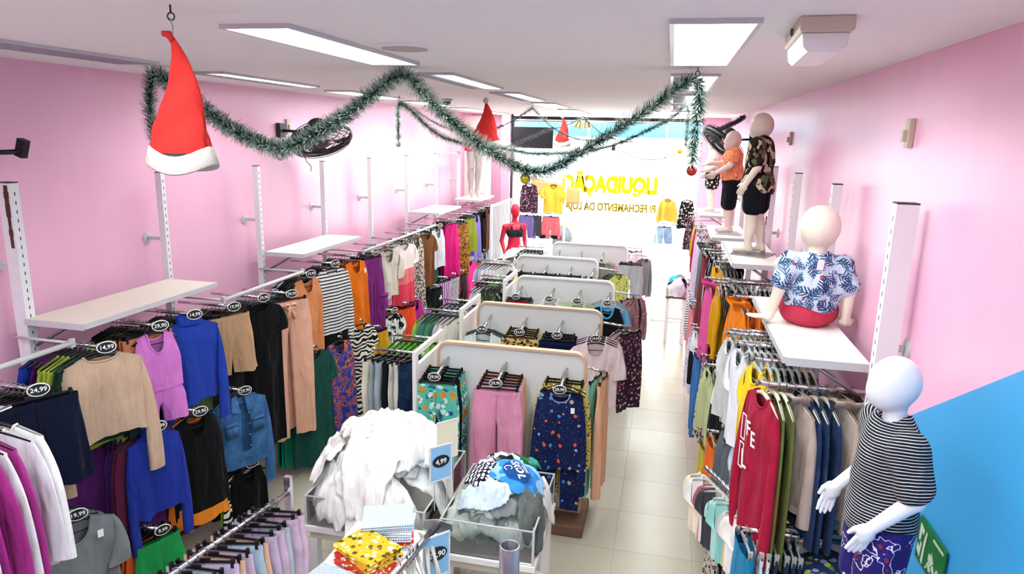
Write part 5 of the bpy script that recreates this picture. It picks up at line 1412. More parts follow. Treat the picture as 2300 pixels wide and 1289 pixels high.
def bin_table(x0, x1, y0, y1, z, gh, label):
    t = thing('bin_table', label, 'table', ((x0 + x1) / 2, (y0 + y1) / 2, 0)); w, l = x1 - x0, y1 - y0
    bevel(MB().box((0, 0, z - .02), (w + .02, l + .02, .04)).build('tabletop', M_WHITE, t), .004)
    MB().box((0, 0, z - .07), (w - .04, l - .04, .06)).build('apron', simple('cream_board', 'cfc9b4', .5), t)
    for sx in (-1, 1):
        for sy in (-1, 1):
            MB().box((sx * (w / 2 - .04), sy * (l / 2 - .04), (z - .1) / 2), (.06, .06, z - .1)).build('leg', M_WHITE, t)
            MB().box((sx * (w / 2 - .006), sy * (l / 2 - .006), z + gh / 2), (.014, .014, gh)).build('corner_post', M_STEEL, t)
    for sy in (-1, 1):
        MB().box((0, sy * (l / 2 - .006), z + gh / 2), (w - .03, .006, gh - .01)).build('glass_pane', M_GLASS, t)
        MB().tube([(-w / 2, sy * (l / 2 - .006), z + gh), (w / 2, sy * (l / 2 - .006), z + gh)], .006, 8).build('top_rail', M_STEEL, t, True)
    for sx in (-1, 1):
        MB().box((sx * (w / 2 - .006), 0, z + gh / 2), (.006, l - .03, gh - .01)).build('glass_pane', M_GLASS, t)
        MB().tube([(sx * (w / 2 - .006), -l / 2, z + gh), (sx * (w / 2 - .006), l / 2, z + gh)], .006, 8).build('top_rail', M_STEEL, t, True)
    MB().box((0, 0, .2), (w - .1, l - .1, .025)).build('lower_shelf', M_WHITE, t)
    return t
bin_table(-2.1, -1.3, 3.58, 4.45, .75, .2, 'glass sided bin table heaped with white clothes')
bin_table(-1.2, -.62, 3.56, 4.3, .72, .22, 'glass sided bin table heaped with mixed clothes')
HW = heap_h(-1.73, 4.02, .77, .47, .52, .4)
W_ = ['f0f0ed', 'ecece9', 'f2f1ee', 'ebebe8', 'e8e6de']
rg = random.Random(5)
for k in range(16):
    a = rg.uniform(0, 6.28); q = math.sqrt(rg.random()) * .8
    crumple('white_garment', 'crumpled white garment in the heap on the left bin table', 'garment', HW, -1.7 + .34 * q * math.cos(a), 4.0 + .38 * q * math.sin(a), rg.uniform(.18, .3), rg.uniform(.18, .3), W_[k % 5], .011 * k, k * 3.7 + 1, 'white clothes heaped on the left bin table', .06, .78)
crumple('white_garment', 'white garment spilling over the left rim of the bin table', 'garment', HW, -2.06, 3.95, .14, .3, 'f4f3f0', .1, 51.3, None, .04)
crumple('white_garment', 'white garment hanging over the front rim of the left bin table', 'garment', HW, -1.62, 3.6, .25, .1, 'f2f1ee', .08, 62.1, None, .03)
crumple('white_garment', 'white garment stuffed behind the front glass of the left bin table', 'garment', lambda x, y: .86, -1.75, 3.72, .3, .1, 'dcdcd2', 0, 33.3, None, .05, .765)
HX = heap_h(-.91, 3.93, .77, .31, .42, .27)
mix = [('c4ccc4', 'pale sage'), ('cdd6d2', 'pale grey'), ('b9c3c0', 'grey'), ('d6dcd6', 'off white'), ('8d9694', 'mid grey'), ('c9cfc6', 'stone')]
for k in range(14):
    c, w_ = mix[k % 6]; a = k * 2.4; q = .75 * math.sqrt((k + .5) / 14)
    crumple('crumpled_garment', f'{w_} crumpled garment in the right glass bin', 'garment', HX, -.91 + .2 * q * math.cos(a), 3.93 + .28 * q * math.sin(a), .15, .17, c, .004 * k - .03, k * 5.1 + 100, f'{w_} garments in the right glass bin', .05, .74, None, (-1.185, -.635, 3.58, 4.28))
for k in range(5):
    c, w_ = mix[(k * 2) % 6]
    crumple('crumpled_garment', f'{w_} crumpled garment pressed behind the bin glass', 'garment', lambda x, y: .84 + (y - 3.62) * .6, -1.1 + .1 * k, 3.68, .13, .1, c, .01 * (k % 2), k * 7.7 + 300, f'{w_} garments behind the bin glass', .07, .735, None, (-1.185, -.635, 3.585, 4.28))
def sky_print(o, P):
    # navy oval with white word, lying on the crumpled cloth
    ex, ey = Vector((.52, -.85, 0)), Vector((.85, .52, 0)); c = Vector((-.80, 3.86, 0))
    V = []; F = []; n = 28; V.append(c)
    for r_ in (.35, .7, 1.0):
        for k in range(n):
            a = 2 * math.pi * k / n; V.append(c + ex * (.1 * r_ * math.cos(a)) + ey * (.085 * r_ * math.sin(a)))
    for k in range(n): F.append((0, 1 + k, 1 + (k + 1) % n))
    for i in range(2):
        for k in range(n): a_, b_ = 1 + i * n + k, 1 + i * n + (k + 1) % n; F.append((a_, a_ + n, b_ + n, b_))
    V = [Vector((p.x, p.y, P(p.x, p.y).z + .006)) for p in V]
    MB().add(V, F).build('printed_oval', cloth('1d4f94'), o, True)
    me = text_mesh('SKOL', .07, .0, .002).copy()
    for v in me.vertices:
        p = c + ex * v.co.x + ey * (v.co.y + .012); v.co = Vector((p.x, p.y, P(p.x, p.y).z + .011))
    me.materials.clear(); me.materials.append(M_TAGW)
    link('printed_lettering', me, o)
    ringp = [c + ex * (-.01 + .028 * math.cos(a)) + ey * (-.05 + .024 * math.sin(a)) for a in np.linspace(.4, 5.6, 22)]
    MB().tube([(p.x, p.y, P(p.x, p.y).z + .011) for p in ringp], .003, 6).build('printed_swirl', M_TAGW, o, True)
    for q in (.055, .067):
        MB().tube([(p.x, p.y, P(p.x, p.y).z + .011) for p in (c + ex * t + ey * q for t in np.linspace(-.05, .04, 8))], .0022, 6).build('printed_line', M_TAGW, o, True)
top = [('crumpled_garment', 'olive grey garment at the left end of the mixed bin', 'a9ac9a', -1.12, 3.98, .1, .2, .05), ('crumpled_garment', 'white and pink garment at the back of the mixed bin', 'e9dfe6', -1.0, 4.12, .16, .12, .07),
       ('crumpled_garment', 'pink and lilac striped garment in the mixed bin', 'pinkstripe', -1.05, 3.98, .08, .12, .085), ('crumpled_garment', 'dark green printed garment in the mixed bin', 'bwprint', -.9, 4.1, .13, .1, .09),
       ('crumpled_garment', 'green garment with red trim in the mixed bin', '1f7a4e', -.82, 4.14, .1, .07, .1), ('crumpled_garment', 'navy polka dot garment in the mixed bin', 'polka', -.98, 3.86, .14, .13, .1),
       ('crumpled_garment', 'pale blue shirt along the front of the mixed bin', 'cfe0ee', -.96, 3.7, .19, .1, .085), ('crumpled_garment', 'dark grey folded trousers over the bin corner', '6a706e', -.68, 3.74, .08, .17, .1),
       ('crumpled_garment', 'white cloth over the right rail of the bin', 'f2f2f2', -.64, 3.98, .06, .12, .1), ('crumpled_garment', 'teal scarf on the back of the mixed bin', '3fa08c', -.76, 4.2, .05, .06, .12)]
for i, (nm, lb, mt, x, y, rx, ry, ly) in enumerate(top):
    crumple(nm, lb, 'garment', HX, x, y, rx, ry, mt, ly, 400 + i * 9.3, None, .03)
crumple('printed_garment', 'blue sleeveless shirt with white lettering in a navy oval', 'garment', HX, -.8, 3.88, .17, .16, 'skybag', .13, 512.7, None, .012, None, sky_print)
# price sign standing between the bins
def card_sign(loc, rz, w, h, mat, label, txt=None, legs=.2, tilt=0.0):
    t = thing('price_sign', label, 'sign', loc, rz); t.rotation_euler = (tilt, 0, rz)
    MB().box((0, 0, 0), (w, .004, h)).build('card', mat, t)
    mb = MB()
    for sx in (-1, 1): mb.box((sx * w / 2, 0, 0), (.008, .008, h + .008))
    for sz in (-1, 1): mb.box((0, 0, sz * h / 2), (w, .008, .008))
    mb.build('frame', M_WPAINT, t)
    if legs: MB().tube([(-w * .3, 0, -h / 2), (-w * .3, 0, -h / 2 - legs)], .004, 6).tube([(w * .3, 0, -h / 2), (w * .3, 0, -h / 2 - legs)], .004, 6).build('stand', M_STEEL, t)
    if txt:
        n = 28; MB().prism([(.4 * w * math.cos(2 * math.pi * k / n), .012 + .27 * w * math.sin(2 * math.pi * k / n)) for k in range(n)], .002, 'y', -.0045).build('oval', M_TAGB, t)
        o = link('lettering', text_mesh(txt, w * .3, .0005, .001), t, (0, -.0056, .01), 0, M_TAGW); o.rotation_euler = (R(90), 0, 0)
    return t
M_CARDB = simple('light_blue_card', '8ec3ea', .5); M_CARDY = simple('cream_card', 'e9e3c4', .5)
card_sign((-1.265, 3.78, 1.19), R(48), .15, .23, M_CARDB, 'light blue price sign reading 4,99 between the bin tables', '4,99', .2)
card_sign((-1.31, 4.05, 1.22), R(48), .15, .26, M_CARDY, 'blank cream card sign behind the blue 4,99 sign', None, .2)
# folding table with folded cloths
tc = thing('cloth_table', 'white covered table with stacks of folded gingham cloths', 'table', (-1.34, 2.83, 0))
bevel(MB().box((0, 0, .985), (.56, 1.0, .03)).build('tabletop', M_WHITE, tc), .005)
for sx in (-1, 1):
    for sy in (-1, 1): MB().box((sx * .24, sy * .45, .485), (.05, .05, .97)).build('leg', M_WHITE, tc)
def folded(x, y, z, w, l, h, rz, mat, label, group=None):
    """a folded cloth: a slab with one round fold edge and open leaves"""
    t = thing('folded_cloth', label, 'cloth', (x, y, z), rz, group)
    V = []; m = 8; n = 9
    for (za, zb, s_) in ((0, h * .46, 1), (h * .54, h, -1)):
        prof = [(l / 2, za), (-l / 2 + h / 2, za), (-l / 2 + h * .1, za + (zb - za) * .3), (-l / 2 + h * .02, (za + zb) / 2), (-l / 2 + h * .1, zb - (zb - za) * .3), (-l / 2 + h / 2, zb), (l / 2, zb)]
        mb = MB().prism(prof, w, 'x', -w / 2)
        o = bevel(mb.build('leaf', cloth(mat), t), h * .12, 2); 
        smooth_angle(o, 60)
    return t
stk = [(-1.37, 3.19, .27, .22, 18, [('blueginham', 'blue gingham'), ('redprint', 'red print'), ('blueginham', 'blue gingham'), ('e9edf4', 'white'), ('aquagingham', 'aqua gingham'), ('aquagingham', 'aqua gingham')], 'back stack'),
       (-1.37, 2.93, .29, .22, -28, [('blueginham', 'blue gingham'), ('redprint', 'red and white print'), ('redprint', 'red and white print'), ('yellowprint', 'yellow and brown print'), ('yellowprint', 'yellow and brown print')], 'middle stack'),
       (-1.44, 2.68, .3, .22, -12, [('blueginham', 'blue gingham'), ('aquagingham', 'aqua gingham'), ('blueginham', 'blue gingham')], 'front stack')]
for x, y, w, l, rz, its, nm in stk:
    z = 1.0
    for k, (mt, wd_) in enumerate(its):
        folded(x + .006 * math.sin(k * 3), y + .006 * math.cos(k * 2), z, w, l, .026, R(rz + 5 * math.sin(k * 1.7)), mt, f'folded {wd_} cloth, {ORD[k]} from the bottom of the {nm}', f'{wd_} cloths in the {nm}'); z += .0265
# chrome arm rack with empty hangers in front of the folded cloths
ar = thing('hanger_rack', 'chrome arm rack of grey hangers in front of the folded cloths', 'rack', (-1.0, 2.93, 1.3))
MB().tube([(0, 0, 0), (-.12, -.9, 0)], .019, 16).build('arm', M_CHROME, ar, True)
MB().prism([(-.075, -.02), (-.03, -.045), (.05, -.04), (.08, -.015), (.075, .02), (-.0, .035), (-.07, .02)], .006, 'y', .0).build('end_plate', M_DCHROME, ar)
MB().box((-.12, -.9, -.65), (.04, .04, 1.3)).build('upright', M_CHROME, ar)
MB().box((-.12, -.9, -1.285), (.5, .5, .03)).build('base', M_DCHROME, ar)
for k, d in enumerate((.06, .08, .1, .12, .2, .24, .27, .3, .36)):
    hanger('top', (-1.0 - .12 * d / .9, 2.93 - d, 1.302), R(-62 + 8 * math.sin(k * 2)), .19, f'empty grey hanger on the near chrome arm, {ORD[k]} from the end plate', 'empty grey hangers on the near chrome arm', M_HANGW, M_DARK)
card_sign((-.975, 2.85, 1.19), R(48), .14, .22, M_CARDB, 'light blue price sign reading 29,90 beside the chrome arm', '29,90', .0)
# pastel trousers rack
pr_ = thing('hanger_rack', 'chrome rail rack of pastel trousers in the foreground', 'rack', (-2.07, 3.34, 1.1))
MB().tube([(0, 0, 0), (-.17, -1.1, 0)], .014, 14).build('rail', M_CHROME, pr_, True)
MB().box((0, .02, -.5), (.04, .03, 1.2)).build('post', M_CHROME, pr_); MB().box((-.17, -1.1, -.55), (.04, .03, 1.1)).build('post', M_CHROME, pr_)
MB().box((0, .02, -1.085), (.4, .05, .03)).build('foot', M_DCHROME, pr_); MB().box((-.17, -1.1, -1.085), (.4, .05, .03)).build('foot', M_DCHROME, pr_)
past = [('dfc3da', 'lilac pink'), ('d9bcd8', 'lilac pink'), ('b8c6cf', 'grey blue'), ('d8bdd9', 'lilac pink'), ('c9b8d8', 'lavender'), ('edbd9c', 'peach'), ('b4cfe0', 'pale blue'), ('d3bdda', 'lavender'), ('e9bfa4', 'peach'), ('d7c0de', 'lavender'), ('b9c9d8', 'pale blue'), ('dcc0d8', 'lilac pink')]
for k in range(17):
    c, wd_ = past[k % 12]; d = .1 + k * .058
    one('pants', c, (-2.07 - .17 * d / 1.1, 3.34 - d, 1.1), R(9 + 6 * math.sin(k * 2.3)), f'{wd_} plush trousers, {ORD[k]} from the far end of the foreground rail', f'{wd_} trousers on the foreground rail', f'black clip hanger, {ORD[k]} from the far end of the foreground rail', 'clip hangers on the foreground rail', L=.85, W=.165, front=(k < 5), seed=k % 4, hemw=.15)
# railing post close to the camera
rp = thing('railing_pipe', 'open topped grey pipe post in the foreground', 'post', (-.43, 2.0, 0))
mb = MB(); R0, R1, zt = .034, .029, 1.872; n = 28; V = []; F = []
for r_, z in ((R0, 0), (R0, zt), (R1, zt), (R1, zt - .25)):
    for k in range(n): a = 2 * math.pi * k / n; V.append((r_ * math.cos(a), r_ * math.sin(a), z))
for i in range(3):
    for k in range(n): F.append((i * n + k, i * n + (k + 1) % n, (i + 1) * n + (k + 1) % n, (i + 1) * n + k))
F.append(tuple(3 * n + k for k in range(n)))
mb.add(V, F); M_PIPE = Nt('worn_lilac_grey_pipe')
def _pipe():
    a = M_PIPE; o = a.obj(); mp = a.n('ShaderNodeMapping', i={'Vector': o, 'Scale': (30, 30, 3)})
    a.set(a.b, 'Base Color', a.ramp(a.noise(mp.outputs[0], 1, 4), [(.3, lin('4a4048')), (.5, lin('7d7686')), (.7, lin('b4b4bc'))])); a.b.inputs['Roughness'].default_value = .4; a.b.inputs['Metallic'].default_value = .3
_pipe(); o = mb.build('pipe', M_PIPE.m, rp, True); smooth_angle(o, 40)
MB().lathe([(R1 - .001, 1.60), (R1 - .001, 1.61)], 20).build('rusty_core', M_RUST, rp)
# low white shelf on the right with printed shorts
ws = thing('low_shelf', 'white low wall shelf with printed garment, in front of the hoodies', 'shelf', (.8, 3.05, 1.27))
MB().box((0, 0, -.012), (.33, .5, .024)).build('board', M_WHITE, ws); MB().box((0, -.24, -.05), (.33, .02, .06)).build('edge', M_STEEL, ws); MB().box((.14, .2, -.12), (.03, .03, .22)).build('bracket', M_STEEL, ws)
HS = heap_h(.8, 2.98, 1.275, .15, .2, .07)
crumple('printed_garment', 'navy and green printed garment bundled on the low shelf', 'garment', HS, .8, 2.98, .14, .2, 'navygreen', .02, 71.7, None, .02, 1.274, None, (.65, .95, 2.7, 3.28))
# ------------------------------------------------------------------ mannequins
# striped one, close to the camera on the right, facing the aisle
J1 = stand_pose(ell=(.165, .03, .70), hal=(.13, -.09, .56), elr=(-.165, .03, .70), har=(-.13, -.12, .58), neck=(0, .0, .92), head=(0, -.015, 1.055))
pl = thing('plinth', 'white plinth under the striped shirt mannequin', 'plinth', (.72, 2.12, 0))
bevel(MB().box((0, 0, .815), (.36, .36, 1.63)).build('block', M_WHITE, pl), .005); MB().box((0, 0, 1.635), (.38, .38, .01)).build('top', M_WHITE, pl)
mannequin('mannequin', 'white child mannequin in a grey striped t-shirt, nearest on the right', (.7, 2.12, 1.62), R(-84), M_MANNW, J1, (.07, .084, .092), 'finestripe', 'coral', h=.005,
          hands={'l': dict(dir=(-.1, -.35, -1), side=(0, -1, 0), curl=.14, flip=1), 'r': dict(dir=(0, -.35, -1), side=(0, -1, 0), curl=.14, flip=-1)}, topopts=dict(hem=.5, flare=.012, sl=.75, off=.016, neckr=.052, collar=.0), botopts=dict(len=.98, off=.02, waist=.56),
          base=dict(poly=[(-.14, -.13), (.14, -.13), (.14, .12), (-.14, .12)], z=-.004)).scale = (.85,) * 3
# seated one on the first shelf, seen from behind
J2 = dict(head=(0, .0, .505), neck=(0, .01, .385), chest=(0, .01, .245), hip=(0, 0, .088), shl=(.118, .015, .325), shr=(-.118, .015, .325), ell=(.165, .05, .2), elr=(-.16, .05, .2), hal=(.195, .02, .035), har=(-.165, .02, .035),
          thl=(.062, -.04, .075), thr=(-.062, -.04, .075), knl=(.12, -.2, .27), knr=(-.065, -.3, .08), anl=(.11, -.3, .07), anr=(-.065, -.53, .06), tol=(.12, -.4, .03), tor=(-.065, -.56, .12))
mannequin('mannequin', 'ivory child mannequin in a tropical t-shirt sitting on the shelf with its back turned', (.745, 3.66, 2.282), R(180), M_MANN, J2, (.096, .098, .106), 'tropical', 'c23a52', h=.0055,
          hands={'l': dict(dir=(1, -.15, -.08), side=(0, -1, 0), curl=.05, flip=-1), 'r': dict(dir=(-.45, -.9, -.08), side=(1, -.4, 0), curl=.05)}, topopts=dict(hem=.1, flare=.005, sl=.8, off=.008, neckr=.06, wob=.005, card=(0, .112, .33)), botopts=dict(len=.75, off=.012, waist=.14))
# camouflage shirt
J3 = stand_pose(ell=(.165, .03, .70), hal=(.15, -.06, .55), anr=(-.06, .05, .06), tor=(-.072, -.06, .02), knr=(-.062, .01, .3), tol=(.072, -.12, .02), anl=(.06, -.02, .06))
mannequin('mannequin', 'ivory child mannequin in a camouflage t-shirt and black shorts on the second shelf', (.7, 5.93, 2.29), R(-112), M_MANN, J3, (.076, .09, .1), 'camo', '14151b',
          topopts=dict(hem=.49, flare=.03, sl=.7, off=.02), botopts=dict(len=.62, off=.024, waist=.56), base=dict(poly=[(-.13, -.16), (.16, -.12), (.17, .15), (-.1, .17)], z=-.008, metal=1, rod=(-.06, .08, 0, .3)))
# orange top, arms raised
J4 = stand_pose(ell=(.17, -.06, .73), hal=(.13, -.2, .64), elr=(-.16, -.08, .74), har=(-.09, -.22, .74), head=(0, -.015, 1.0), neck=(0, 0, .905))
mannequin('mannequin', 'pale child mannequin in an orange top and black shorts with forearms raised', (.66, 7.95, 2.19), R(-85), M_MANNP, J4, (.07, .085, .1), 'orangefloral', '15161c', face=True, h=.0075,
          topopts=dict(hem=.58, flare=.025, sl=.45, off=.015), botopts=dict(len=.95, off=.012, waist=.6), base=dict(poly=[(-.13, -.14), (.14, -.14), (.14, .13), (-.13, .13)], z=-.008))
J5 = stand_pose(hal=(.12, -.12, .62), har=(-.14, -.08, .56))
mannequin('mannequin', 'farthest ivory child mannequin in black floral shorts behind the right fan', (.63, 10.85, 2.13), R(-80), M_MANN, J5, (.076, .09, .1), 'e6c9c0', 'bwfloral', h=.009,
          topopts=dict(hem=.6, flare=.02, sl=.4, off=.014), botopts=dict(len=.55, off=.03, waist=.66), base=dict(poly=[(-.13, -.14), (.14, -.14), (.14, .13), (-.13, .13)], z=-.008))
# half mannequin: legs only, red shorts
lm = thing('leg_mannequin', 'pale leg mannequin in red shorts standing on the far left shelf', 'mannequin', (-3.32, 11.75, 2.102), R(30))
S = Sdf((-.25, -.25, -.02), (.25, .25, 1.3), .009)
for s in (-1, 1):
    S.cap((s * .08, 0, .95), (s * .07, -.02, .52), .085, .055, .03); S.cap((s * .07, -.02, .52), (s * .06, .03, .12), .055, .034, .02); S.ell((s * .066, .02, .38), (.052, .056, .11), .03)
    S.cap((s * .06, .03, .12), (s * .06, -.06, .03), .034, .024, .02); S.cap((s * .06, -.06, .03), (s * .06, -.11, .014), .022, .014, .01)
S.ell((0, .01, 1.0), (.15, .115, .14), .04); S.ell((0, 0, 1.13), (.12, .09, .1), .04); S.cut(lambda X, Y, Z: Z - 1.2)
link('body', S.mesh('body', simple('pale_grey_skin', 'a59c98', .45)), lm)
S = Sdf((-.28, -.28, .7), (.28, .28, 1.3), .009)
S.ell((0, .01, 1.0), (.17, .135, .16), .04); S.ell((0, 0, 1.13), (.135, .105, .11), .04)
for s in (-1, 1): S.cap((s * .085, 0, .95), (s * .085, -.01, .8), .105, .1, .03)
S.cut(lambda X, Y, Z: np.maximum(Z - 1.16, .8 - Z)); link('shorts', S.mesh('shorts', cloth('c41f34')), lm)
# red bust near the window
rb = thing('bust_mannequin', 'glossy red female mannequin in a black bra top near the window', 'mannequin', (-2.58, 11.75, 1.072), R(35))
S = Sdf((-.3, -.25, -.02), (.3, .25, .98), .008)
S.ell((0, 0, .12), (.15, .11, .14), .03); S.ell((0, 0, .28), (.115, .085, .14), .04); S.ell((0, -.01, .47), (.15, .1, .14), .04)
for s in (-1, 1):
    S.ell((s * .065, -.085, .44), (.055, .05, .055), .02); S.cap((0, 0, .57), (s * .17, .01, .55), .06, .048, .03)
    S.cap((s * .18, .01, .54), (s * .22, .05, .3), .045, .036, .02); S.cap((s * .22, .05, .3), (s * .2, -.06, .1), .036, .024, .015)
    hd = np.array((s * .2, -.06, .1)); fd = np.array((-.1 * s, -.5, -.86)); fd /= np.linalg.norm(fd)
    S.cap(hd, hd + fd * .04, .024, .026, .01)
    for a, b_, ra, rb_ in finger_set(hd + fd * .02, fd, (0, -.86, .5), (-s, 0, 0), .3): S.cap(a, b_, ra + .001, rb_ + .001, .003)
S.cap((0, 0, .58), (0, -.01, .72), .05, .045, .03); S.ell((0, -.015, .83), (.075, .092, .115), .02); S.ell((0, -.05, .77), (.05, .05, .055), .03)
S.cap((0, -.105, .84), (0, -.118, .815), .008, .012, .01)
link('body', S.mesh('body', simple('glossy_red', 'c8173c', .25)), rb)
S = Sdf((-.3, -.25, .3), (.3, .25, .65), .008); S.ell((0, -.01, .47), (.16, .11, .15), .04)
for s in (-1, 1): S.ell((s * .065, -.088, .44), (.062, .056, .062), .02)
S.cut(lambda X, Y, Z: np.maximum(np.maximum(Z - .5 - 3 * np.maximum(0, .03 - np.abs(np.abs(X) - .09)), .37 - Z), np.abs(X) - .17)); link('bra_top', S.mesh('bra_top', cloth('26262c')), rb)
ft = thing('display_table', 'white display table under the red mannequin', 'table', (-2.62, 11.75, 0))
bevel(MB().box((0, 0, 1.03), (.5, .7, .04)).build('tabletop', M_WHITE, ft), .006)
for sx in (-1, 1):
    for sy in (-1, 1): MB().box((sx * .22, sy * .31, .505), (.05, .05, 1.01)).build('leg', M_WHITE, ft)
HT = heap_h(-2.45, 11.55, 1.06, .25, .4, .15)
for k in range(6): crumple('crumpled_garment', f'{["ivory", "blush", "pale lilac"][k % 3]} garment, {ORD[k]} layer heaped in front of the red mannequin', 'garment', HT, -2.5 + .06 * k * math.cos(k), 11.5 + .12 * math.sin(k * 2), .18, .2, ['efeae6', 'f0e2da', 'e2e2ee'][k % 3], .01 * k, 700 + k * 3, 'garments heaped in front of the red mannequin', .04, 1.055)

# ------------------------------------------------------------------ santa hats
M_HAT = simple('red_felt', 'c81f18', .85, var=.12, bscale=30, bump=.2); M_FUR = simple('white_plush', 'c6beb4', .95, var=.12, bscale=120, bump=.8)
def santa(x, y, ztip, h, w, label, rz=0.0, pom=False):
    t = thing('santa_hat', label, 'hat', (x, y, ztip), rz)
    V = []; m, n = 22, 40; fl = .42
    for i in range(m):
        v = i / (m - 1); r = .006 + (w / 2 - .006) * v ** .93
        for k in range(n):
            a = 2 * math.pi * k / n
            q = 1 + .1 * math.sin(3 * a + 5 * v) * v * (1 - v) * 3 + .07 * abs(math.sin(5 * a + 3 * math.sin(4 * v))) * min(1, 3 * v) + .03 * math.sin(13 * a + 9 * v)
            V.append((r * q * math.cos(a) + .018 * math.sin(v * 3.1) * (1 - v) * 2, r * q * fl * math.sin(a) + .008 * math.sin(v * 14 + 2 * a) * v * (1 - v) * 2, -h * v))
    MB().add(V, grid_faces(m, n)).build('cone', M_HAT, t, True)
    V = []
    for dz, q in ((.008, 1.0), (.004, 1.05), (-.02, 1.12), (-.045, 1.2), (-.05, 1.17), (-.04, 1.05)):
        for k in range(n):
            a = 2 * math.pi * k / n; V.append((w / 2 * q * math.cos(a), w / 2 * q * fl * math.sin(a) * 1.1, -h + dz + .014 * math.cos(2 * a) - .004 * math.sin(3 * a)))
    MB().add(V, grid_faces(6, n)).build('fur_trim', M_FUR, t, True)
    if pom: MB().sphere((0, 0, .012), .028, 16, 10).build('pompom', M_FUR, t, True)
    else: MB().tube([(.0, 0, -.01), (-.012, 0, .01), (-.03, -.004, .012)], [.01, .012, .008], 8).build('tied_tip', M_HAT, t, True)
    c = MB(); z = .0; zc = CZ - ztip
    c.tube([(0, 0, 0), (.004, 0, zc * .3), (-.004, 0, zc * .6), (0, 0, zc - .045)], .0016, 6); c.build('wire', M_DCHROME, t)
    MB().tube([(.011 * math.cos(a), 0, zc - .034 + .011 * math.sin(a)) for a in np.linspace(-1.4, 4.4, 16)], .0025, 6).tube([(0, 0, zc - .022), (0, 0, zc)], .003, 6).build('ceiling_hook', M_DARK, t)
    return t
santa(-1.505, 1.934, 3.462, .345, .2, 'large red santa hat hanging nearest to the camera', R(8))
santa(-1.867, 7.0, 3.51, .4, .3, 'red santa hat with pompom hanging at mid shop', R(-5), True)
santa(-1.381, 9.0, 3.42, .31, .19, 'small far red santa hat in front of the window', 0, True)

# ------------------------------------------------------------------ tinsel garlands
M_TG = simple('green_tinsel', '1f5a48', .35, .1, .6, var=.5, bscale=300); M_TW = simple('frosted_tinsel', 'd6eee2', .35, 0, .6); M_TD = simple('dark_tinsel', '2f3a38', .4, .2, .5, var=.5, bscale=300); M_TS = simple('silver_green_tinsel', '6d9a88', .35, .2)
def catmull(P, n=14):
    P = [np.array(p, float) for p in P]; P = [2 * P[0] - P[1]] + P + [2 * P[-1] - P[-2]]; out = []
    for i in range(1, len(P) - 2):
        for t in np.linspace(0, 1, n, endpoint=False):
            a, b_, c, d = P[i - 1:i + 3]; out.append(.5 * ((2 * b_) + (c - a) * t + (2 * a - 5 * b_ + 4 * c - d) * t * t + (3 * b_ - a - 3 * c + d) * t ** 3))
    out.append(P[-2]); return np.array(out)
def sag(p, q, d, n=7):
    p, q = np.array(p), np.array(q); return [tuple(p + (q - p) * t - np.array((0, 0, d * 4 * t * (1 - t)))) for t in np.linspace(0, 1, n)]
def garland(strands, label, rad, dens, m1, m2, frac, seed, hooks=()):
    t = thing('tinsel_garland', label, 'garland', strands[0][0]); base = np.array(strands[0][0]); rg = np.random.RandomState(seed)
    core = MB(); A1 = MB(); A2 = MB()
    for st in strands:
        C = catmull([np.array(p) - base for p in st]); core.tube([tuple(p) for p in C], .004, 6)
        seg = np.linalg.norm(np.diff(C, axis=0), axis=1); cum = np.concatenate([[0], np.cumsum(seg)]); N = int(cum[-1] * dens)
        s = rg.rand(N) * cum[-1]; ii = np.clip(np.searchsorted(cum, s) - 1, 0, len(seg) - 1); f = (s - cum[ii]) / seg[ii]
        P = C[ii] + (C[ii + 1] - C[ii]) * f[:, None]; T = (C[ii + 1] - C[ii]) / seg[ii][:, None]
        d = rg.normal(size=(N, 3)); d -= T * (d * T).sum(1)[:, None]; d /= np.linalg.norm(d, axis=1)[:, None]
        d = d + T * rg.uniform(-.1, .75, (N, 1)); d /= np.linalg.norm(d, axis=1)[:, None]
        L = rad * rg.uniform(.65, 1.12, (N, 1)); W = np.cross(d, T); W /= np.linalg.norm(W, axis=1)[:, None] + 1e-9
        wd_ = rad * .05
        e = P + d * L + rg.normal(size=(N, 3)) * rad * .06
        for k in range(N):
            mb = A2 if rg.rand() < frac else A1
            mb.add([P[k] - W[k] * wd_, P[k] + W[k] * wd_, e[k] + W[k] * wd_ * .5, e[k] - W[k] * wd_ * .5], [(0, 1, 2, 3)])
    core.build('wire', M_DARK, t)
    o = A1.build('tinsel', m1, t); o['kind'] = 'stuff'; o = A2.build('tinsel_tips', m2, t); o['kind'] = 'stuff'
    for hp in hooks:
        near = min((p for st in strands for p in st), key=lambda p: math.dist(p, hp))
        MB().tube([tuple(np.array(near) - base), tuple(np.array(hp) - base - np.array((0, 0, .03)))], .0015, 5).build('hanging_wire', M_DCHROME, t)
        hp = Vector(hp) - Vector(base)
        MB().tube([(hp.x + .012 * math.cos(a), hp.y, hp.z - .03 + .012 * math.sin(a)) for a in np.linspace(-1.4, 4.4, 14)], .0025, 6).tube([(hp.x, hp.y, hp.z - .018), (hp.x, hp.y, hp.z)], .003, 6).build('ceiling_hook', M_DARK, t)
    return t
Y1 = 3.85
h4, h3, h2 = (-3.15, Y1, 3.51), (-1.515, Y1, 3.515), (.105, Y1, 3.49)
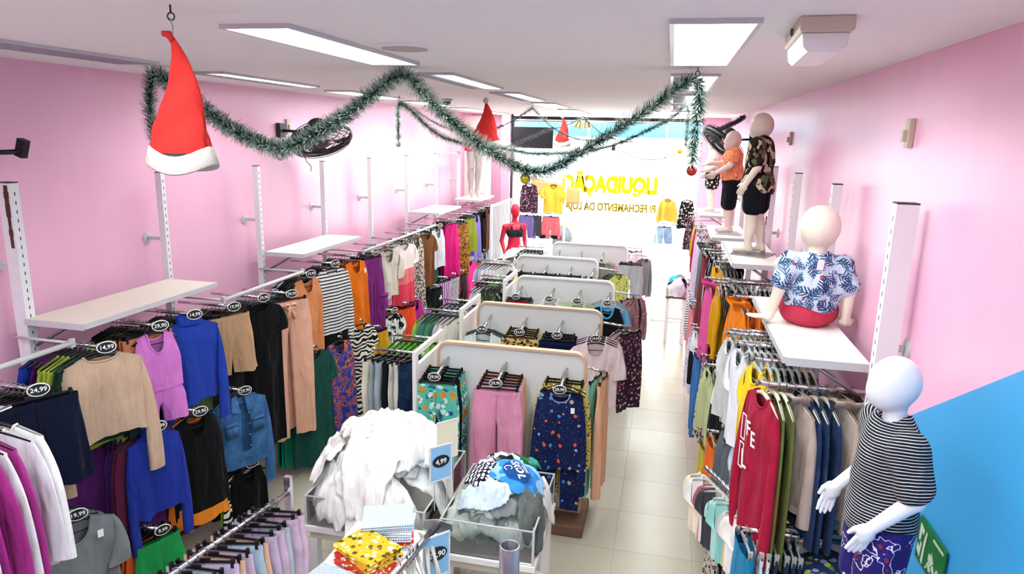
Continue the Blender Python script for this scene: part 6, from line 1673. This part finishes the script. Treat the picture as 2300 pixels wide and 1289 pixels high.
garland([[(-3.19, Y1, 3.09), (-3.2, Y1, 3.3), (-3.18, Y1, 3.46), h4, (-3.05, Y1, 3.46), (-2.839, Y1, 3.318), (-2.574, Y1, 3.163), (-2.302, Y1, 3.082), (-2.1, Y1, 3.16), (-1.922, Y1, 3.255), (-1.7, Y1, 3.41), h3, (-1.4, Y1, 3.42), (-1.264, Y1, 3.291), (-1.0, Y1, 3.1), (-.766, Y1, 3.0), (-.62, Y1, 3.03), (-.495, Y1, 3.102), (-.148, Y1, 3.333), (.03, Y1, 3.47), h2, (.125, Y1, 3.4), (.115, Y1, 3.2), (.113, Y1, 3.075)]],
        'long frosted green tinsel garland swagged nearest across the ceiling', .066, 4200, M_TG, M_TW, .52, 1, [(-3.15, Y1, CZ), (-1.515, Y1, CZ), (.105, Y1, CZ)])
Y2 = 6.9
garland([[(-2.773, Y2, 3.1), (-2.775, Y2, 3.3), (-2.76, Y2, 3.47), (-2.65, Y2, 3.42), (-2.264, Y2, 3.142), (-1.607, Y2, 3.048), (-1.332, Y2, 3.012), (-.9, Y2, 3.04), (-.543, Y2, 3.12), (-.053, Y2, 3.36), (.09, Y2, 3.49), (.13, Y2, 3.45), (.13, Y2, 3.116)]],
        'second thinner frosted garland swagged behind the nearest one', .06, 2800, M_TG, M_TW, .5, 2, [(-2.76, Y2, CZ), (.1, Y2, CZ)])
Y3 = 8.7
garland([sag((-3.3, Y3, 3.5), (-1.72, Y3, 3.52), .3), sag((-1.72, Y3, 3.52), (-.75, Y3, 3.2), .18)], 'dark tinsel garland peaking left of the far santa hat', .045, 1500, M_TD, M_TS, .25, 3, [(-1.72, Y3, CZ)])
Y4 = 11.4
garland([sag((-1.95, Y4, 3.3), (-1.42, Y4, 3.5), .05), sag((-1.42, Y4, 3.5), (-.6, Y4, 3.12), .12), sag((-2.7, Y4, 2.98), (-1.95, Y4, 3.3), .02)], 'dark tinsel garland with gold bells near the window', .05, 1300, M_TD, M_TS, .35, 4, [(-1.42, Y4, CZ)])
garland([sag((-.75, 11.0, 2.98), (.1, 11.0, 2.98), .12)], 'thin tinsel strand with yellow bauble near the window', .03, 1200, M_TD, M_TS, .4, 5, [(-.75, 11.0, CZ), (.1, 11.0, CZ)])
garland([sag((.93, 10.0, 3.5), (.5, 12.0, 3.3), .05)], 'dark tinsel garland above the right fan', .045, 1200, M_TD, M_TD, .2, 6)
def bauble(x, y, z, r, c, label, rough=.15):
    t = thing('bauble', label, 'bauble', (x, y, z)); MB().sphere((0, 0, 0), r, 24, 16).build('ball', simple('bauble_gloss', c, rough, .6), t, True)
    MB().lathe([(r * .22, r * .95), (r * .22, r * 1.2), (r * .08, r * 1.25)], 10).build('cap', M_DCHROME, t)
bauble(.113, Y1, 3.03, .028, 'b03a2c', 'shiny red bauble under the right garland tail')
bauble(-2.31, Y1, 3.035, .027, 'c9c7c2', 'silver bauble at the lowest left swag')
bauble(-2.775, Y2, 3.065, .028, 'b9b2b4', 'silver bauble under the second garland tail')
bauble(-.79, Y1, 2.955, .03, 'c2b81e', 'yellow green bauble at the lowest point of the nearest garland')
bauble(-1.66, Y2, 3.0, .03, 'b0a83c', 'small gold bauble on the second garland')
bauble(.13, 11.0, 3.0, .04, 'e6d21e', 'yellow bauble at the end of the far strand')
bauble(-.55, 6.9, 3.08, .02, '8e8a80', 'tiny dull bauble right of the lowest swag')
bl = thing('bell_ornament', 'pair of gold bells hanging in front of the blue band', 'ornament', (-1.42, 11.4, 3.44))
for s in (-1, 1):
    mb = MB().lathe([(.012, 0), (.03, -.02), (.04, -.07), (.055, -.11), (.068, -.125), (.06, -.122)], 18, (s * .05, 0, 0), Matrix.Rotation(R(-14 * s), 3, 'Y'), False); o = mb.build('bell', simple('bell_gold', 'b5935a', .3, .8), bl, True)

# ------------------------------------------------------------------ wall fans
def fan(loc, nrm, label, wall_pt, r=.3):
    t = thing('wall_fan', label, 'fan', loc); nv = Vector(nrm).normalized(); q = nv.to_track_quat('Z', 'Y').to_matrix()
    def cage(name, z, rads, mat):
        mb = MB()
        for rr in rads: mb.tube([q @ Vector((rr * math.cos(a), rr * math.sin(a), z)) for a in np.linspace(0, 2 * math.pi, 37)], .004, 6, False)
        for k in range(36): a = 2 * math.pi * k / 36; mb.tube([q @ Vector((.07 * math.cos(a), .07 * math.sin(a), z)), q @ Vector((r * math.cos(a), r * math.sin(a), z * .5))], .0018, 4)
        mb.build(name, mat, t)
    cage('front_guard', .05, [.08, .13, .18, .23, .28], M_DARK); cage('rear_guard', -.06, [.1, .2, .28], M_BLACK)
    MB().lathe([(r - .004, -.035), (r + .008, -.03), (r + .01, .02), (r - .004, .03)], 40, (0, 0, 0), q, False).build('rim', M_BLACK, t, True)
    MB().lathe([(.065, .03), (.07, .055), (.03, .065)], 20, (0, 0, 0), q).build('hub', M_DARK, t, True)
    for k in range(5):
        a0 = 2 * math.pi * k / 5; V = []; F = []
        for i in range(6):
            for j in range(4):
                rr = .05 + .21 * i / 5; a = a0 + (j / 3 - .5) * (.55 + .35 * i / 5); V.append(q @ Vector((rr * math.cos(a), rr * math.sin(a), (j / 3 - .5) * .05)))
        MB().add(V, grid_faces(6, 4, False)).build('blade', M_BLACK, t, True)
    MB().lathe([(.05, -.07), (.085, -.08), (.085, -.19), (.06, -.21)], 20, (0, 0, 0), q).build('motor_housing', M_BLACK, t, True)
    e = Vector(wall_pt) - Vector(loc)
    MB().tube([q @ Vector((0, 0, -.17)), (q @ Vector((0, 0, -.17))) * .5 + e * .5 + Vector((0, 0, -.04)), e], .014, 10).build('arm', M_BLACK, t, True)
    MB().box(e, (.04, .1, .14)).build('wall_plate', M_BLACK, t)
    return t
fan_l = fan((-3.36, 6.35, 3.1), (.42, -.3, -.86), 'black wall fan on the pink left wall', (-3.70, 6.2, 3.18))
fan((.62, 9.2, 3.14), (-.62, -.22, -.75), 'black wall fan on the right wall above the orange top mannequin', (.96, 9.3, 3.2))
fm = thing('fan_bracket', 'black fan bracket without fan at the left edge of the wall', 'bracket', (-3.72, 3.08, 3.04))
MB().lathe([(.075, 0), (.075, .02), (.05, .04), (.02, .05)], 24, (0, 0, 0), Matrix.Rotation(R(90), 3, 'Y')).build('wall_plate', M_BLACK, fm, True)
MB().tube([(.03, 0, 0), (.1, .05, -.005), (.2, .12, .0)], .014, 10).build('arm', M_BLACK, fm, True); MB().box((.21, .13, .02), (.05, .04, .1), Matrix.Rotation(R(20), 3, 'Y')).build('clamp', M_BLACK, fm)
def wallbox(x, y, z, label, w=.045, h=.11, s=1):
    t = thing('wall_socket', label, 'socket', (x, y, z)); bevel(MB().box((s * .012, 0, 0), (.024, w, h)).build('box', M_CREAM, t), .004); bevel(MB().box((s * .03, .004, -.01), (.02, w * .6, h * .4)).build('plug', M_CREAM, t), .003)
wallbox(XL, 6.36, 3.22, 'cream socket with plug above the left fan bracket', .07, .14)
wallbox(XR, 3.26, 3.24, 'cream surface socket high on the right wall, nearest', .05, .12, -1)
wallbox(XR, 6.3, 3.215, 'small cream socket high on the right wall, farther', .04, .11, -1)
MB().tube([(-.12, -.2, -.05), (-.06, -.22, -.17), (-.05, -.2, -.21), (-.02, -.18, -.25), (-.03, -.17, -.3)], .004, 6).build('loose_cable', M_BLACK, fan_l, True)

# exit sign on the blue wall
es = thing('exit_sign', 'green emergency stair sign on the blue wall beside the striped mannequin', 'sign', (XR - .012, 2.4, 1.82))
M_LUM = simple('pale_green_print', 'b9cfb4', .6)
MB().box((0, 0, 0), (.006, .24, .16)).build('panel', simple('sign_green', '0f6a2c', .4), es)
def sgn(poly, nm): MB().prism([(-a, c) for a, c in poly], .002, 'x', -.006).build(nm, M_LUM, es)
# a = distance along the sign from its middle (towards the street is negative, towards the camera positive), c = height
sgn([(-.1, .06), (-.06, .05), (-.065, .03), (-.08, .035), (-.085, .0), (-.1, -.0)], 'figure_torso'); sgn([(-.045, .055), (-.035, .05), (-.04, .0), (-.055, .01)], 'figure_arm')
sgn([(-.105, -.02), (-.085, -.03), (-.08, -.0), (-.07, -.01), (-.075, -.06), (-.105, -.045)], 'figure_leg'); sgn([(-.055, .01), (-.042, .0), (-.045, -.07), (-.06, -.065)], 'figure_leg')
sgn([(.0, .0), (.02, .0), (.02, .015), (.045, -.012), (.02, -.04), (.02, -.025), (.0, -.025)], 'arrow')
mb = MB(); zz = [(-.01 + .018 * k, -.06 + (.028 if k % 2 else 0) + .003 * k) for k in range(7)]
mb.tube([(-.005, -a, c) for a, c in zz], .005, 4).build('stair_zigzag', M_LUM, es)
MB().box((-.004, -.06, .06), (.002, .09, .008)).build('lettering_line', M_LUM, es)

# ------------------------------------------------------------------ window end
tv = thing('dark_screen', 'black rectangular screen hanging at the top left of the window', 'screen', (-2.5, 12.75, 3.14)); bevel(MB().box((0, 0, 0), (.76, .04, .38)).build('panel', simple('screen_black', '15161c', .35), tv), .005); MB().tube([(-.25, 0, .19), (-.25, 0, CZ - 3.14)], .008, 8).tube([(.25, 0, .19), (.25, 0, CZ - 3.14)], .008, 8).build('hanger_rod', M_STEEL, tv)
gr = thing('railing', 'white vertical bar railing near the front left column', 'railing', (-2.93, 12.2, 0))
for z in (1.98, .9): MB().box((0, 0, z), (.03, 1.5, .04)).build('rail', M_WPAINT, gr)
barm = MB().box((0, 0, 1.44), (.014, .014, 1.06)).mesh('bar', M_WPAINT)
for k in range(19): link('bar', barm, gr, (0, -.72 + .08 * k, 0))
for sy in (-1, 1): MB().box((0, sy * .74, 1.0), (.04, .04, 2.0)).build('post', M_WPAINT, gr)
def grid_stand(x0, x1, y, label, bars):
    t = thing('window_stand', label, 'display stand', (0, y, 0)); mb = MB()
    for x in (x0, x1): MB().box((x, 0, 1.23), (.03, .03, 2.46)).build('post', M_WPAINT, t)
    for z in bars: MB().box(((x0 + x1) / 2, 0, z), (x1 - x0, .018, .018)).build('crossbar', M_STEEL, t)
    MB().box(((x0 + x1) / 2, 0, .02), (x1 - x0, .4, .04)).build('foot', M_WPAINT, t)
grid_stand(-2.75, -1.8, 12.4, 'white window display frame on the left holding the yellow t-shirt', [2.45, 2.37, 1.805])
grid_stand(-.15, .47, 12.4, 'white window display frame on the right holding the yellow jacket', [2.45, 2.2, 1.72])
W1 = 12.4
def win(kind, mat, x, z, name, **o): one(kind, mat, (x, W1, z), R(o.pop('rz', 0)), name + ' in the shop window', None, f'hanger of the {name} in the window', None, **o)
win('tank', 'darkfloral', -2.47, 2.37, 'dark floral sleeveless blouse', L=.52, W=.17)
win('shorts', '7d74b4', -2.5, 1.805, 'purple shorts', L=.4, W=.15)
win('skirt', '4a4650', -2.3, 1.805, 'dark grey skirt', L=.36, W=.08)
win('tee', 'f4cf4a', -2.02, 2.37, 'yellow t-shirt', L=.5, W=.18)
win('shorts', 'e8707c', -2.05, 1.805, 'pink shorts with dark hem', L=.38, W=.16, hemband='241a22')
win('long', 'f2cb52', -.0, 2.2, 'yellow jacket', L=.38, W=.13, sl=.35)
win('shorts', 'paledenim', -.03, 1.72, 'blue denim shorts', L=.28, W=.13)
win('dress', 'bwfloral', .33, 2.2, 'black floral dress', L=.5, W=.13)
po = thing('window_poster', 'orange paper banner curling behind the yellow t-shirt', 'poster', (-2.35, 12.94, 2.3))
V = []; 
for i in range(10):
    for j in range(6):
        u, v = i / 9, j / 5; V.append((-.2 + .95 * u, .04 * math.sin(u * 5), (.12 - .2 * u) - v * (.26 + .1 * math.sin(u * 3))))
o = MB().add(V, grid_faces(10, 6, False)).build('paper', simple('orange_paper', 'f0b070', .7), po, True); o.modifiers.new('thickness', 'SOLIDIFY').thickness = .004
# crowded rack behind the last gondola
cr = thing('clothes_rack', 'low white rack behind the farthest gondola', 'rack', (-1.1, 12.0, 0))
for x in (-.75, .75): MB().box((x, 0, .66), (.03, .03, 1.32)).build('post', M_WPAINT, cr)
MB().tube([(-.75, 0, 1.32), (.75, 0, 1.32)], .012, 10).build('rail', M_CHROME, cr, True)
for k in range(11):
    one('tee' if k % 2 else 'shorts', ['d9d4dc', 'c9b8c4', 'ece8ea', '5a5560', 'e4c6cc'][k % 5], (-1.72 + .125 * k, 12.0, 1.32), R(20 * math.sin(k * 2) + 30), f'pale garment, {ORD[k]} from the left on the low rack behind the farthest gondola', 'pale garments on the low rack', f'hanger, {ORD[k]} from the left on the low rack behind the farthest gondola', 'hangers on the low rack', L=.4, W=.15, front=False, seed=k % 3)
# far right table with a heap
fr = thing('wood_top_table', 'wood topped white table heaped with clothes by the entrance', 'table', (.24, 11.2, 0))
bevel(MB().box((0, 0, .75), (.34, .7, .04)).build('tabletop', M_BROWN, fr), .005)
for sx in (-1, 1):
    for sy in (-1, 1): MB().box((sx * .13, sy * .3, .365), (.05, .05, .73)).build('leg', M_WHITE, fr)
MB().box((0, 0, .4), (.28, .6, .03)).build('lower_shelf', M_WHITE, fr)
HF = heap_h(.24, 11.2, .78, .16, .33, .16)
for k, (c, w_) in enumerate([('cfc3d6', 'lilac'), ('9c3f78', 'magenta'), ('e2dbe6', 'white'), ('4f3a66', 'purple'), ('44b4c4', 'turquoise'), ('ded4e0', 'pale'), ('8e8a94', 'grey')]):
    crumple('crumpled_garment', f'{w_} garment in the heap on the wood topped table', 'garment', HF, .24 + .07 * math.cos(k * 2.2), 11.15 + .18 * math.sin(k * 2.2), .1, .15, c, .012 * k, 800 + k * 5, None, .04, .775)

make_hangers()
